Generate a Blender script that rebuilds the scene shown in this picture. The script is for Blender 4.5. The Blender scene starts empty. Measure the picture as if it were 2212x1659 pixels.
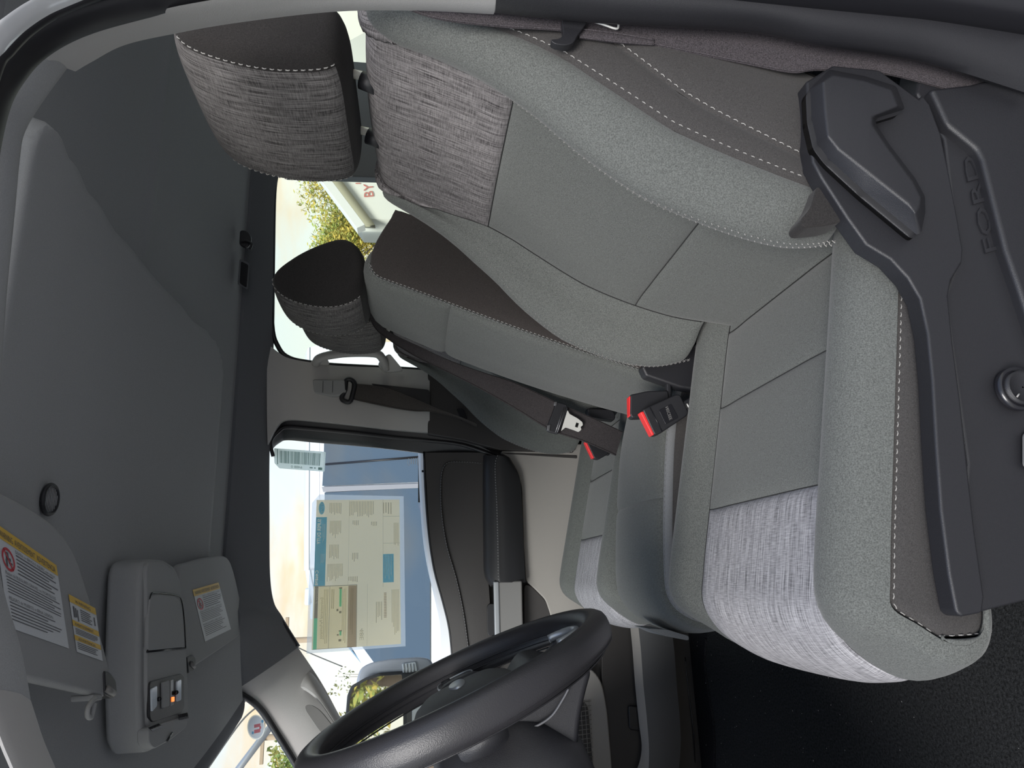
import bpy, bmesh, math, random
from mathutils import Vector, Matrix

random.seed(7)
scn = bpy.context.scene
COL = scn.collection

# ------------------------------------------------------------------ camera
F_PX = 1500.0
YAW, PITCH = math.radians(15.5), math.radians(7.7)
CAM = Vector((0.0, -1.42, 0.9))
FW = Vector((math.sin(YAW)*math.cos(PITCH), math.cos(YAW)*math.cos(PITCH), -math.sin(PITCH)))
RT = Vector((math.cos(YAW), -math.sin(YAW), 0))
UP = RT.cross(FW)
cd = bpy.data.cameras.new('camera')
cd.sensor_width = 36.0
cd.lens = F_PX/2212*36.0
cd.clip_start = 0.02
cam = bpy.data.objects.new('camera', cd)
COL.objects.link(cam)
m3 = Matrix((-UP, RT, -FW)).transposed()          # the phone was held on its side
cam.matrix_world = Matrix.Translation(CAM) @ m3.to_4x4()
scn.camera = cam

# ------------------------------------------------------------------ world and light
scn.view_settings.view_transform = 'Standard'
scn.view_settings.look = 'None'
scn.view_settings.gamma = 1.0
scn.view_settings.use_curve_mapping = False
scn.view_settings.exposure = 0.15
SKY = 1.12

def build_world():
    w = bpy.data.worlds.new('sky'); scn.world = w; w.use_nodes = True
    nt = w.node_tree; nt.nodes.clear()
    N = nt.nodes.new; L = nt.links.new
    out = N('ShaderNodeOutputWorld'); bg = N('ShaderNodeBackground')
    tc = N('ShaderNodeTexCoord'); sep = N('ShaderNodeSeparateXYZ')
    L(tc.outputs['Generated'], sep.inputs[0])
    ramp = N('ShaderNodeValToRGB'); e = ramp.color_ramp.elements
    e[0].position = 0.0; e[0].color = (0.98, 0.93, 0.80, 1)
    e[1].position = 1.0; e[1].color = (0.34, 0.50, 0.86, 1)
    k = ramp.color_ramp.elements.new(0.22); k.color = (0.80, 0.88, 0.93, 1)
    k = ramp.color_ramp.elements.new(0.5); k.color = (0.52, 0.67, 0.93, 1)
    L(sep.outputs['Z'], ramp.inputs['Fac'])
    mp = N('ShaderNodeMapping'); mp.inputs['Scale'].default_value = (1.0, 1.0, 3.2)
    L(tc.outputs['Generated'], mp.inputs['Vector'])
    n1 = N('ShaderNodeTexNoise'); n1.inputs['Scale'].default_value = 3.2; n1.inputs['Detail'].default_value = 8
    L(mp.outputs[0], n1.inputs['Vector'])
    r1 = N('ShaderNodeValToRGB'); r1.color_ramp.elements[0].position = 0.50; r1.color_ramp.elements[1].position = 0.68
    L(n1.outputs['Fac'], r1.inputs['Fac'])
    n2 = N('ShaderNodeTexNoise'); n2.inputs['Scale'].default_value = 6.0; n2.inputs['Detail'].default_value = 4
    L(mp.outputs[0], n2.inputs['Vector'])
    r2 = N('ShaderNodeValToRGB'); r2.color_ramp.elements[0].position = 0.42; r2.color_ramp.elements[1].position = 0.62
    r2.color_ramp.elements[0].color = (0.95, 0.70, 0.42, 1); r2.color_ramp.elements[1].color = (1.0, 0.97, 0.90, 1)
    L(n2.outputs['Fac'], r2.inputs['Fac'])
    mx = N('ShaderNodeMix'); mx.data_type = 'RGBA'
    L(r1.outputs['Color'], mx.inputs[0]); L(ramp.outputs['Color'], mx.inputs[6]); L(r2.outputs['Color'], mx.inputs[7])
    L(mx.outputs[2], bg.inputs['Color']); bg.inputs['Strength'].default_value = SKY
    L(bg.outputs[0], out.inputs[0])
build_world()

sl = bpy.data.lights.new('sun', 'SUN'); sl.energy = 3.6; sl.angle = math.radians(24); sl.color = (1.0, 0.965, 0.93)
so = bpy.data.objects.new('sun', sl); COL.objects.link(so)
so.rotation_euler = Vector((0.45, 0.75, -0.62)).to_track_quat('-Z', 'Y').to_euler()

# ------------------------------------------------------------------ pixel helpers (2212 x 1659 frame)
def ray(px, py):
    return FW + RT*((1659-py)-829.5)/F_PX - UP*(px-1106.0)/F_PX
def on_plane(px, py, p, n):
    d = ray(px, py); return CAM + d*((Vector(p)-CAM).dot(Vector(n))/d.dot(Vector(n)))
def AY(px, py, Y): return on_plane(px, py, (0, Y, 0), (0, 1, 0))
def AZ(px, py, Z): return on_plane(px, py, (0, 0, Z), (0, 0, 1))
def AYs(pts, Y): return [AY(p[0], p[1], p[2] if len(p) > 2 else Y) for p in pts]

# ------------------------------------------------------------------ materials
MATS = {}
def mat(name, col, rough=0.6, metal=0.0, bump=0.0, bscale=400.0, vary=0.0, vscale=300.0, spec=0.5, coat=0.0, emit=None, sheen=0.0):
    if name in MATS: return MATS[name]
    m = bpy.data.materials.new(name); m.use_nodes = True; MATS[name] = m
    nt = m.node_tree; b = nt.nodes['Principled BSDF']
    b.inputs['Base Color'].default_value = (*col, 1); b.inputs['Roughness'].default_value = rough
    b.inputs['Metallic'].default_value = metal; b.inputs['Specular IOR Level'].default_value = spec
    b.inputs['Coat Weight'].default_value = coat
    if sheen:
        b.inputs['Sheen Weight'].default_value = sheen; b.inputs['Sheen Roughness'].default_value = 0.5
    if emit:
        b.inputs['Emission Color'].default_value = (*emit[:3], 1); b.inputs['Emission Strength'].default_value = emit[3]
    tc = nt.nodes.new('ShaderNodeTexCoord')
    if vary:
        n = nt.nodes.new('ShaderNodeTexNoise'); n.inputs['Scale'].default_value = vscale; n.inputs['Detail'].default_value = 2
        nt.links.new(tc.outputs['Object'], n.inputs['Vector'])
        r = nt.nodes.new('ShaderNodeValToRGB'); r.color_ramp.elements[0].position = 0.3; r.color_ramp.elements[1].position = 0.7
        r.color_ramp.elements[0].color = (*[c*(1-vary) for c in col], 1); r.color_ramp.elements[1].color = (*[min(1, c*(1+vary)) for c in col], 1)
        nt.links.new(n.outputs['Fac'], r.inputs['Fac']); nt.links.new(r.outputs['Color'], b.inputs['Base Color'])
    if bump:
        n = nt.nodes.new('ShaderNodeTexNoise'); n.inputs['Scale'].default_value = bscale; n.inputs['Detail'].default_value = 3
        nt.links.new(tc.outputs['Object'], n.inputs['Vector'])
        bp = nt.nodes.new('ShaderNodeBump'); bp.inputs['Strength'].default_value = bump; bp.inputs['Distance'].default_value = 0.002
        nt.links.new(n.outputs['Fac'], bp.inputs['Height']); nt.links.new(bp.outputs[0], b.inputs['Normal'])
    return m

def tweed(name, dark, light, along_u=True, mid=0.5):
    """woven two-tone cloth; UV is in metres"""
    m = bpy.data.materials.new(name); m.use_nodes = True; MATS[name] = m
    nt = m.node_tree; b = nt.nodes['Principled BSDF']; N = nt.nodes.new; L = nt.links.new
    b.inputs['Roughness'].default_value = 0.9; b.inputs['Specular IOR Level'].default_value = 0.2
    uv = N('ShaderNodeTexCoord')
    def ns(sx, sy, sc, det=2):
        mp = N('ShaderNodeMapping'); mp.inputs['Scale'].default_value = (sx, sy, 1)
        L(uv.outputs['UV'], mp.inputs['Vector'])
        n = N('ShaderNodeTexNoise'); n.inputs['Scale'].default_value = sc; n.inputs['Detail'].default_value = det
        L(mp.outputs[0], n.inputs['Vector']); return n.outputs['Fac']
    long_ = (0.03, 1.0) if along_u else (1.0, 0.03)
    cross = (1.0, 0.08) if along_u else (0.08, 1.0)
    a = ns(*long_, 700); c = ns(*cross, 700); d = ns(1, 1, 1300, 1); e = ns(*long_, 170)
    def mth(op, x, y):
        k = N('ShaderNodeMath'); k.operation = op
        for i, v in enumerate((x, y)):
            if isinstance(v, (int, float)): k.inputs[i].default_value = v
            else: L(v, k.inputs[i])
        return k.outputs[0]
    s = mth('ADD', mth('MULTIPLY', a, 0.42), mth('MULTIPLY', c, 0.25))
    s = mth('ADD', s, mth('MULTIPLY', d, 0.15)); s = mth('ADD', s, mth('MULTIPLY', e, 0.18))
    r = N('ShaderNodeValToRGB'); r.color_ramp.elements[0].position = mid-0.10; r.color_ramp.elements[1].position = mid+0.10
    r.color_ramp.elements[0].color = (*dark, 1); r.color_ramp.elements[1].color = (*light, 1)
    L(s, r.inputs['Fac']); L(r.outputs['Color'], b.inputs['Base Color'])
    bp = N('ShaderNodeBump'); bp.inputs['Strength'].default_value = 0.35; bp.inputs['Distance'].default_value = 0.0012
    L(s, bp.inputs['Height']); L(bp.outputs[0], b.inputs['Normal'])
    return m

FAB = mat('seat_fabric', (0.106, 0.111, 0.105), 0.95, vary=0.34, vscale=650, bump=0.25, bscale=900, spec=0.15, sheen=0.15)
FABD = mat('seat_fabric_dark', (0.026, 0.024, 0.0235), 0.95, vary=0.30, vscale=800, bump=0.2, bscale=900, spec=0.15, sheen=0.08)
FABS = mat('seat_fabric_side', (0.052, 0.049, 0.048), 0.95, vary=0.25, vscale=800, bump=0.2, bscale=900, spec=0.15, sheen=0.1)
FABL = mat('seat_fabric_light', (0.19, 0.195, 0.20), 0.9, vary=0.12, vscale=600, spec=0.2)
TWU = tweed('tweed_back', (0.040, 0.036, 0.037), (0.275, 0.259, 0.259), False)
TWV = tweed('tweed_cushion_lit', (0.13, 0.128, 0.136), (0.47, 0.462, 0.48), False)  # same tweed made paler: light on the cushion top put into the colour
TWD = tweed('tweed_headrest', (0.024, 0.022, 0.022), (0.20, 0.19, 0.187), False)
THREAD = mat('thread', (0.31, 0.30, 0.285), 0.8)
THREADD = mat('thread_grey', (0.22, 0.22, 0.22), 0.8)
BLK = mat('black_plastic', (0.018, 0.018, 0.021), 0.40, bump=0.25, bscale=1400, spec=0.5)
BLKG = mat('black_gloss', (0.012, 0.012, 0.015), 0.25, spec=0.5)
RUB = mat('rubber', (0.014, 0.014, 0.017), 0.42, spec=0.5)
LEA = mat('wheel_leather', (0.030, 0.029, 0.032), 0.36, bump=0.2, bscale=900, spec=0.5)
HUBM = mat('hub_plastic', (0.060, 0.062, 0.062), 0.55, bump=0.35, bscale=700)
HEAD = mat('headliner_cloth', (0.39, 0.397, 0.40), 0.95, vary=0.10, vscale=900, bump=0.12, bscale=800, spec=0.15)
HEADD = mat('headliner_cloth_shaded', (0.17, 0.175, 0.185), 0.95, vary=0.10, vscale=900, bump=0.1, bscale=800, spec=0.15)  # headliner cloth darkened: the roof rail's shade is put into the colour
GREY = mat('pillar_grey', (0.45, 0.44, 0.43), 0.6, bump=0.15, bscale=900)
TAUPE = mat('door_taupe', (0.31, 0.29, 0.27), 0.6, bump=0.15, bscale=900)
DKBR = mat('door_dark', (0.040, 0.036, 0.035), 0.6, bump=0.2, bscale=900)
PADB = mat('armrest_black', (0.022, 0.022, 0.024), 0.38, bump=0.15, bscale=800)
PULL = mat('pull_grey', (0.20, 0.195, 0.19), 0.45)
VIS = mat('visor_vinyl', (0.33, 0.335, 0.335), 0.75, bump=0.3, bscale=900)
CONS = mat('console_plastic', (0.34, 0.345, 0.345), 0.65, bump=0.4, bscale=1200)
CARP = mat('carpet', (0.016, 0.016, 0.018), 1.0, vary=0.6, vscale=260, bump=0.8, bscale=500, spec=0.1)
CARPM = mat('carpet_mat', (0.020, 0.021, 0.022), 1.0, vary=0.6, vscale=220, bump=0.8, bscale=500, spec=0.1)
SILV = mat('satin_silver', (0.46, 0.48, 0.50), 0.35, metal=0.6)
CHROME = mat('steel', (0.86, 0.85, 0.80), 0.40, metal=0.35)
RED = mat('buckle_red', (0.80, 0.035, 0.035), 0.45)
WEB = mat('webbing', (0.030, 0.025, 0.026), 0.8, vary=0.6, vscale=700, bump=0.5, bscale=900)
WHITE = mat('white_paint', (0.80, 0.81, 0.83), 0.25, coat=0.6)
PAPERW = mat('label_white', (0.62, 0.64, 0.66), 0.5)
INK = mat('label_ink', (0.11, 0.11, 0.12), 0.6)
YEL = mat('label_yellow', (0.72, 0.46, 0.06), 0.5)
ORNG = mat('amber_lamp', (0.8, 0.2, 0.05), 0.5, emit=(1.0, 0.22, 0.05, 1.5))
LENS = mat('lamp_lens', (0.62, 0.68, 0.74), 0.12)
STEELD = mat('dark_steel', (0.25, 0.25, 0.26), 0.35, metal=0.8)

def thin_glass(name, tint, refl=0.08):
    m = bpy.data.materials.new(name); m.use_nodes = True; MATS[name] = m
    nt = m.node_tree; nt.nodes.clear(); N = nt.nodes.new; L = nt.links.new
    o = N('ShaderNodeOutputMaterial'); t = N('ShaderNodeBsdfTransparent'); g = N('ShaderNodeBsdfGlossy')
    t.inputs['Color'].default_value = (*tint, 1); g.inputs['Roughness'].default_value = 0.0
    g.inputs['Color'].default_value = (1, 1, 1, 1)
    mx = N('ShaderNodeMixShader'); mx.inputs[0].default_value = refl
    L(t.outputs[0], mx.inputs[1]); L(g.outputs[0], mx.inputs[2]); L(mx.outputs[0], o.inputs[0]); return m
GLASS = thin_glass('side_glass', (0.93, 0.97, 0.96), 0.04)
GLASST = thin_glass('tinted_glass', (0.86, 0.93, 0.85), 0.04)

def translucent(name, col, alpha):
    m = bpy.data.materials.new(name); m.use_nodes = True; MATS[name] = m
    nt = m.node_tree; nt.nodes.clear(); N = nt.nodes.new; L = nt.links.new
    o = N('ShaderNodeOutputMaterial'); d = N('ShaderNodeBsdfDiffuse'); t = N('ShaderNodeBsdfTranslucent'); a = N('ShaderNodeAddShader')
    d.inputs['Color'].default_value = (*[c*0.45 for c in col], 1); t.inputs['Color'].default_value = (*[c*0.9 for c in col], 1)
    L(d.outputs[0], a.inputs[0]); L(t.outputs[0], a.inputs[1])
    tr = N('ShaderNodeBsdfTransparent'); mx = N('ShaderNodeMixShader'); mx.inputs[0].default_value = alpha
    L(tr.outputs[0], mx.inputs[1]); L(a.outputs[0], mx.inputs[2]); L(mx.outputs[0], o.inputs[0]); return m
PAPER = translucent('backlit_paper', (0.70, 0.62, 0.44), 0.93)
FILM = translucent('sticker_film', (0.62, 0.68, 0.72), 0.6)
PBLUE = translucent('print_blue', (0.16, 0.42, 0.62), 0.92)
PGREEN = translucent('print_green', (0.22, 0.62, 0.46), 0.92)
PGREY = translucent('print_grey', (0.30, 0.29, 0.27), 0.92)
PBROWN = translucent('print_brown', (0.42, 0.35, 0.28), 0.92)
PTXT = translucent('print_text', (0.42, 0.39, 0.30), 0.7)
PWHT = translucent('print_white', (0.80, 0.80, 0.74), 0.92)
PCREAM = translucent('print_cream', (0.80, 0.76, 0.62), 0.92)
PBAR = translucent('print_bar', (0.16, 0.24, 0.22), 0.95)
PLBL = translucent('label_paper', (0.62, 0.72, 0.68), 0.92)

# ------------------------------------------------------------------ mesh helpers
def tag(o, label=None, cat=None, group=None, kind=None):
    if label: o['label'] = label
    if cat: o['category'] = cat
    if group: o['group'] = group
    if kind: o['kind'] = kind
    return o

def empty(name, loc=(0, 0, 0)):
    o = bpy.data.objects.new(name, None); o.empty_display_size = 0.05; o.location = loc; COL.objects.link(o); return o

def put(o, parent):
    """parent an object whose mesh is in world coordinates"""
    if parent is not None:
        o.parent = parent
        p = parent; off = Vector((0, 0, 0))
        while p is not None:
            off += p.location; p = p.parent
        o.location = -off if True else o.location
        # each ancestor mesh that is itself offset already cancels out
    return o

def mk(name, verts, faces, material, parent=None, smooth=True, uvs=None):
    me = bpy.data.meshes.new(name); me.from_pydata([tuple(v) for v in verts], [], faces); me.update()
    if smooth:
        for p in me.polygons: p.use_smooth = True
    if uvs:
        ul = me.uv_layers.new(name='uv')
        for lp in me.loops: ul.data[lp.index].uv = uvs[lp.vertex_index]
    if material: me.materials.append(material)
    o = bpy.data.objects.new(name, me); COL.objects.link(o)
    return put(o, parent)

def cr(p0, p1, p2, p3, t):
    return 0.5*((2*p1)+(-p0+p2)*t+(2*p0-5*p1+4*p2-p3)*t*t+(-p0+3*p1-3*p2+p3)*t*t*t)
def spline(tab, x):
    """Catmull-Rom through rows (knot, v...) with integer or irregular knots"""
    n = len(tab)
    if x <= tab[0][0]: i = 0
    elif x >= tab[-1][0]: i = n-2
    else:
        i = 0
        while tab[i+1][0] < x: i += 1
    t = (x-tab[i][0])/(tab[i+1][0]-tab[i][0])
    a, b, c, d = tab[max(i-1, 0)], tab[i], tab[i+1], tab[min(i+2, n-1)]
    if t < 0 or t > 1:
        return [b[k]+(c[k]-b[k])*t for k in range(1, len(b))]
    return [cr(a[k], b[k], c[k], d[k], t) for k in range(1, len(b))]
def lerp_tab(tab, x):
    if x <= tab[0][0]: return tab[0][1]
    for (x0, v0), (x1, v1) in zip(tab, tab[1:]):
        if x <= x1: return v0+(v1-v0)*(x-x0)/(x1-x0)
    return tab[-1][1]
def smooth_path(pts, n=8, closed=False):
    pts = [Vector(p) for p in pts]; out = []; m = len(pts)
    rng = m if closed else m-1
    for i in range(rng):
        a = pts[(i-1) % m] if (closed or i > 0) else pts[i]
        b = pts[i]; c = pts[(i+1) % m]
        d = pts[(i+2) % m] if (closed or i+2 < m) else c
        for k in range(n): out.append(cr(a, b, c, d, k/n))
    if not closed: out.append(pts[-1])
    return out
def normal_of(S, a, b, e=1e-3):
    da = S(a+e, b)-S(a-e, b); db = S(a, b+e*0.2)-S(a, b-e*0.2)
    n = da.cross(db)
    return n.normalized() if n.length > 1e-12 else Vector((0, 0, 1))

def patch(name, S, ra, rb, na, nb, material, parent, puff=0.005, dip=0.003, w=0.010, flip=False, free=()):
    f = lambda v: v if callable(v) else (lambda b, v=v: v)
    a0, a1 = f(ra[0]), f(ra[1])
    cl = lambda i, n: 0.5-0.5*math.cos(math.pi*i/n)
    G = []
    for j in range(nb+1):
        b = rb[0]+(rb[1]-rb[0])*cl(j, nb); row = []
        for i in range(na+1):
            a = a0(b)+(a1(b)-a0(b))*cl(i, na)
            row.append((S(a, b), normal_of(S, a, b)))
        G.append(row)
    # arc lengths
    U = [[0.0] for _ in range(nb+1)]; V = [[0.0]*(na+1) for _ in range(nb+1)]
    for j in range(nb+1):
        for i in range(1, na+1): U[j].append(U[j][-1]+(G[j][i][0]-G[j][i-1][0]).length)
    for j in range(1, nb+1):
        for i in range(na+1): V[j][i] = V[j-1][i]+(G[j][i][0]-G[j-1][i][0]).length
    vs, uvs = [], []
    um = [U[j][na//2] for j in range(nb+1)]
    for j in range(nb+1):
        for i in range(na+1):
            ds = []
            if 'a0' not in free: ds.append(U[j][i])
            if 'a1' not in free: ds.append(U[j][-1]-U[j][i])
            if 'b0' not in free: ds.append(V[j][i])
            if 'b1' not in free: ds.append(V[-1][i]-V[j][i])
            e = min(ds) if ds else 1.0
            o = (puff+dip)*(1-math.exp(-e/w))-dip
            n = G[j][i][1]*(-1 if flip else 1)
            vs.append(G[j][i][0]+n*o); uvs.append((U[j][i]-um[j], V[j][na//2]))
    fs = []
    for j in range(nb):
        for i in range(na):
            q = (j*(na+1)+i, j*(na+1)+i+1, (j+1)*(na+1)+i+1, (j+1)*(na+1)+i)
            fs.append(q[::-1] if flip else q)
    return mk(name, vs, fs, material, parent, True, uvs)

def stitches(name, pts, nrms, material, parent, L=0.006, gap=0.0045, r=0.00065, lift=0.0010):
    vs, fs = [], []
    acc = 0.0; on = True; start = pts[0]; sn = nrms[0]
    # resample
    ds = [0.0]
    for a, b in zip(pts, pts[1:]): ds.append(ds[-1]+(b-a).length)
    def at(d):
        i = 0
        while i < len(ds)-2 and ds[i+1] < d: i += 1
        t = (d-ds[i])/max(1e-9, ds[i+1]-ds[i]); return pts[i].lerp(pts[i+1], t), nrms[i]
    d = 0.0
    while d+L < ds[-1]:
        p, n = at(d); q, n2 = at(d+L)
        t = (q-p).normalized(); s = t.cross(n).normalized()*r; u = n*r
        base = len(vs); mid = (p+q)/2+n*(lift+r)
        for c in (p+n*lift*0.3, mid, q+n*lift*0.3):
            vs += [c+s, c+u, c-s, c-u]
        for k in range(2):
            for m in range(4):
                fs.append((base+4*k+m, base+4*k+(m+1) % 4, base+4*(k+1)+(m+1) % 4, base+4*(k+1)+m))
        d += L+gap
    return mk(name, vs, fs, material, parent, False)

def s_line(S, ab, n=60, flip=False):
    pts, nr = [], []
    for i in range(n+1):
        a, b = ab(i/n); pts.append(S(a, b)); nr.append(normal_of(S, a, b)*(-1 if flip else 1))
    return pts, nr

def loft(name, rings, material, parent, cap=True, closed=True, smooth=True):
    n = len(rings[0]); vs = [p for r in rings for p in r]; fs = []
    for j in range(len(rings)-1):
        for i in range(n if closed else n-1):
            k = (i+1) % n
            fs.append((j*n+i, j*n+k, (j+1)*n+k, (j+1)*n+i))
    if cap and closed:
        fs.append(tuple(range(n))[::-1]); fs.append(tuple((len(rings)-1)*n+i for i in range(n)))
    return mk(name, vs, fs, material, parent, smooth)

def tube(name, pts, r, material, parent, n=10, closed=False, up=None, ry=None):
    pts = [Vector(p) for p in pts]; rings = []; m = len(pts)
    ref = Vector(up) if up else Vector((0.13, 0.31, 0.94)).normalized()
    for i in range(m):
        a = pts[i-1] if (i > 0 or closed) else pts[i]; b = pts[(i+1) % m] if (i < m-1 or closed) else pts[i]
        t = (b-a).normalized(); s = t.cross(ref).normalized(); u = s.cross(t).normalized()
        rr = r[i] if isinstance(r, (list, tuple)) else r; rv = ry if ry else rr
        rings.append([pts[i]+s*rr*math.cos(2*math.pi*k/n)+u*rv*math.sin(2*math.pi*k/n) for k in range(n)])
    if closed: rings.append(rings[0])
    return loft(name, rings, material, parent, cap=not closed)

def rnd(pts, r, n=5):
    """round the corners of a polygon (quadratic)"""
    pts = [Vector(p) for p in pts]; out = []; m = len(pts)
    for i in range(m):
        a, b, c = pts[i-1], pts[i], pts[(i+1) % m]
        rr = r[i] if isinstance(r, (list, tuple)) else r
        d1 = min(rr, (a-b).length*0.48); d2 = min(rr, (c-b).length*0.48)
        if rr <= 0: out.append(b); continue
        p = b+(a-b).normalized()*d1; q = b+(c-b).normalized()*d2
        for k in range(n+1):
            t = k/n; out.append((1-t)**2*p+2*t*(1-t)*b+t*t*q)
    return out

def prism(name, poly, vec, material, parent, bevel=0.003, seg=3, ang=35):
    poly = [Vector(p) for p in poly]; vec = Vector(vec); n = len(poly)
    vs = poly+[p+vec for p in poly]
    fs = [tuple(range(n)), tuple(range(2*n-1, n-1, -1))]+[(i, i+n, (i+1) % n+n, (i+1) % n) for i in range(n)]
    o = mk(name, vs, fs, material, parent, True)
    bm = bmesh.new(); bm.from_mesh(o.data); bmesh.ops.recalc_face_normals(bm, faces=bm.faces)
    bm.to_mesh(o.data); bm.free()
    for p in o.data.polygons: p.use_smooth = True
    if bevel:
        md = o.modifiers.new('bevel', 'BEVEL'); md.width = bevel; md.segments = seg; md.limit_method = 'ANGLE'; md.angle_limit = math.radians(ang)
        md.harden_normals = False
    ws = o.modifiers.new('wn', 'WEIGHTED_NORMAL'); ws.keep_sharp = False
    return o

def strip(name, e1, e2, material, parent, thick=0.02, n=6, nd=None, mid=0.0, m=6):
    """a surface between two edge curves with thickness; mid bows it along nd"""
    e1 = smooth_path(e1, n); e2 = smooth_path(e2, n); k = len(e1)
    nd = Vector(nd) if nd else (e1[1]-e1[0]).cross(e2[0]-e1[0]).normalized()
    vs = []
    for a, b in zip(e1, e2):
        for j in range(m+1):
            t = j/m; vs.append(a.lerp(b, t)+nd*mid*4*t*(1-t))
    base = len(vs)
    vs += [v-nd*thick for v in vs]
    fs = []
    w = m+1
    for i in range(k-1):
        for j in range(m):
            q = (i*w+j, i*w+j+1, (i+1)*w+j+1, (i+1)*w+j); fs.append(q); fs.append(tuple(base+x for x in q[::-1]))
    for i in range(k-1):
        for j in (0, m):
            a, b = i*w+j, (i+1)*w+j; fs.append((a, b, base+b, base+a))
    for j in range(m):
        for i in (0, k-1):
            a, b = i*w+j, i*w+j+1; fs.append((a, b, base+b, base+a))
    o = mk(name, vs, fs, material, parent, True)
    bm = bmesh.new(); bm.from_mesh(o.data); bmesh.ops.recalc_face_normals(bm, faces=bm.faces); bm.to_mesh(o.data); bm.free()
    for p in o.data.polygons: p.use_smooth = True
    es = o.modifiers.new('es', 'EDGE_SPLIT'); es.split_angle = math.radians(50)
    return o

def rbox(name, c, size, material, parent, bevel=0.004, rot=None):
    sx, sy, sz = [s/2 for s in size]; R = rot if rot else Matrix.Identity(3)
    poly = [Vector(c)+R @ Vector(v) for v in ((-sx, -sy, -sz), (sx, -sy, -sz), (sx, -sy, sz), (-sx, -sy, sz))]
    return prism(name, poly, R @ Vector((0, 2*sy, 0)), material, parent, bevel)

def text_mesh(s, bold=False):
    cu = bpy.data.curves.new('t', 'FONT'); cu.body = s; cu.size = 1.0; cu.resolution_u = 2
    ob = bpy.data.objects.new('t', cu); COL.objects.link(ob)
    bpy.context.view_layer.update()
    me = bpy.data.meshes.new_from_object(ob.evaluated_get(bpy.context.evaluated_depsgraph_get()))
    bpy.data.objects.remove(ob); bpy.data.curves.remove(cu)
    return me

def print_text(name, s, Q, x0, y0, x1, h, material, parent, depth=None):
    """map flat text through Q(s,t): starts at x0, baseline y0, ends at x1, cap height h (t grows downwards)"""
    me = text_mesh(s)
    xs = [v.co.x for v in me.vertices]; lo, hi = min(xs), max(xs)
    vs = [Q(x0+(v.co.x-lo)/(hi-lo)*(x1-x0), y0-v.co.y/0.70*h) for v in me.vertices]
    fs = [tuple(p.vertices) for p in me.polygons]
    bpy.data.meshes.remove(me)
    if depth:
        n = len(vs); d = Vector(depth)
        ed = {}
        for f in fs:
            for a, b in zip(f, f[1:]+f[:1]): ed[(a, b)] = ed.get((a, b), 0)+1
        side = [(a, b, b+n, a+n) for (a, b) in ed if (b, a) not in ed]
        vs = vs+[v+d for v in vs]; fs = [tuple(i+n for i in f) for f in fs]+side
    return mk(name, vs, fs, material, parent, False)

def quads(name, rects, Q, material, parent, sub=1):
    """flat printed rectangles (x0,y0,x1,y1) mapped through Q, joined as one print layer"""
    vs, fs = [], []
    for (x0, y0, x1, y1) in rects:
        b = len(vs); vs += [Q(x0, y0), Q(x1, y0), Q(x1, y1), Q(x0, y1)]; fs.append((b, b+1, b+2, b+3))
    return mk(name, vs, fs, material, parent, False)

def bilin(c, fn):
    """c = four pixel corners TL,TR,BR,BL ; fn(px,py)->Vector"""
    def Q(s, t):
        x = (1-s)*(1-t)*c[0][0]+s*(1-t)*c[1][0]+s*t*c[2][0]+(1-s)*t*c[3][0]
        y = (1-s)*(1-t)*c[0][1]+s*(1-t)*c[1][1]+s*t*c[2][1]+(1-s)*t*c[3][1]
        return fn(x, y)
    return Q
def para_lines(x0, x1, y0, y1, n, frac=0.5, ragged=0.25, rng=random):
    out = []; dy = (y1-y0)/n
    for i in range(n):
        e = x1-(x1-x0)*ragged*rng.random()
        out.append((x0, y0+i*dy, e, y0+i*dy+dy*frac))
    return out

# ================================================================== SETTING
YC = 0.065                                   # centre line of the cab
def struct(o): o['kind'] = 'structure'; return o
def ceil_z(X, Y):
    dy = Y-YC
    z = 1.462-0.12*dy*dy-0.05*max(0, abs(dy)-0.36)
    if X < 0.05: z -= 0.20*(X-0.05)**2
    return z
def island(X, Y):
    qx, qy = max(0, X-0.56), max(0, (Y-YC)-0.36)+max(0, -(Y-YC)-.52)
    s = min(1, max(0, (math.hypot(qx, qy)-0.085)/0.022)); s = s*s*(3-2*s)
    f = min(1, max(0, (X+0.12)/0.16)); f = f*f*(3-2*f)
    return 0.050*s*f
def front_x(Y): return -0.44+0.33*(Y-YC)**2

def build_ceiling():
    e = struct(empty('ceiling', (0.5, YC, 1.46)))
    # the dropped centre panel with a rounded rear corner, and the cloth around and behind it
    nx, ny = 150, 110
    vs, fs = [], []
    for i in range(nx+1):
        for j in range(ny+1):
            Y = -0.58+(1.29)*j/ny
            x0 = front_x(Y); X = x0+(1.95-x0)*(i/nx)
            z = ceil_z(min(X, 0.65), Y)+island(X, Y)
            if X > 0.65: z -= 0.05*max(0, X-1.3)+0.010*math.exp(-((Y-.10)/.022)**2)*min(1, max(0, (X-.70)/.06))
            vs.append((X, Y, z))
    w = ny+1
    for i in range(nx):
        for j in range(ny):
            fs.append((i*w+j, (i+1)*w+j, (i+1)*w+j+1, i*w+j+1))
    mk('headliner', vs, fs, HEAD, e)
    # roof skin above, keeps daylight out
    prism('roof_panel', [(-0.50, -0.80, 1.54), (2.05, -0.80, 1.55), (2.05, 0.94, 1.55), (-0.50, 0.94, 1.54)], (0, 0, 0.03), WHITE, e, 0)
    return e
build_ceiling()

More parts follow.
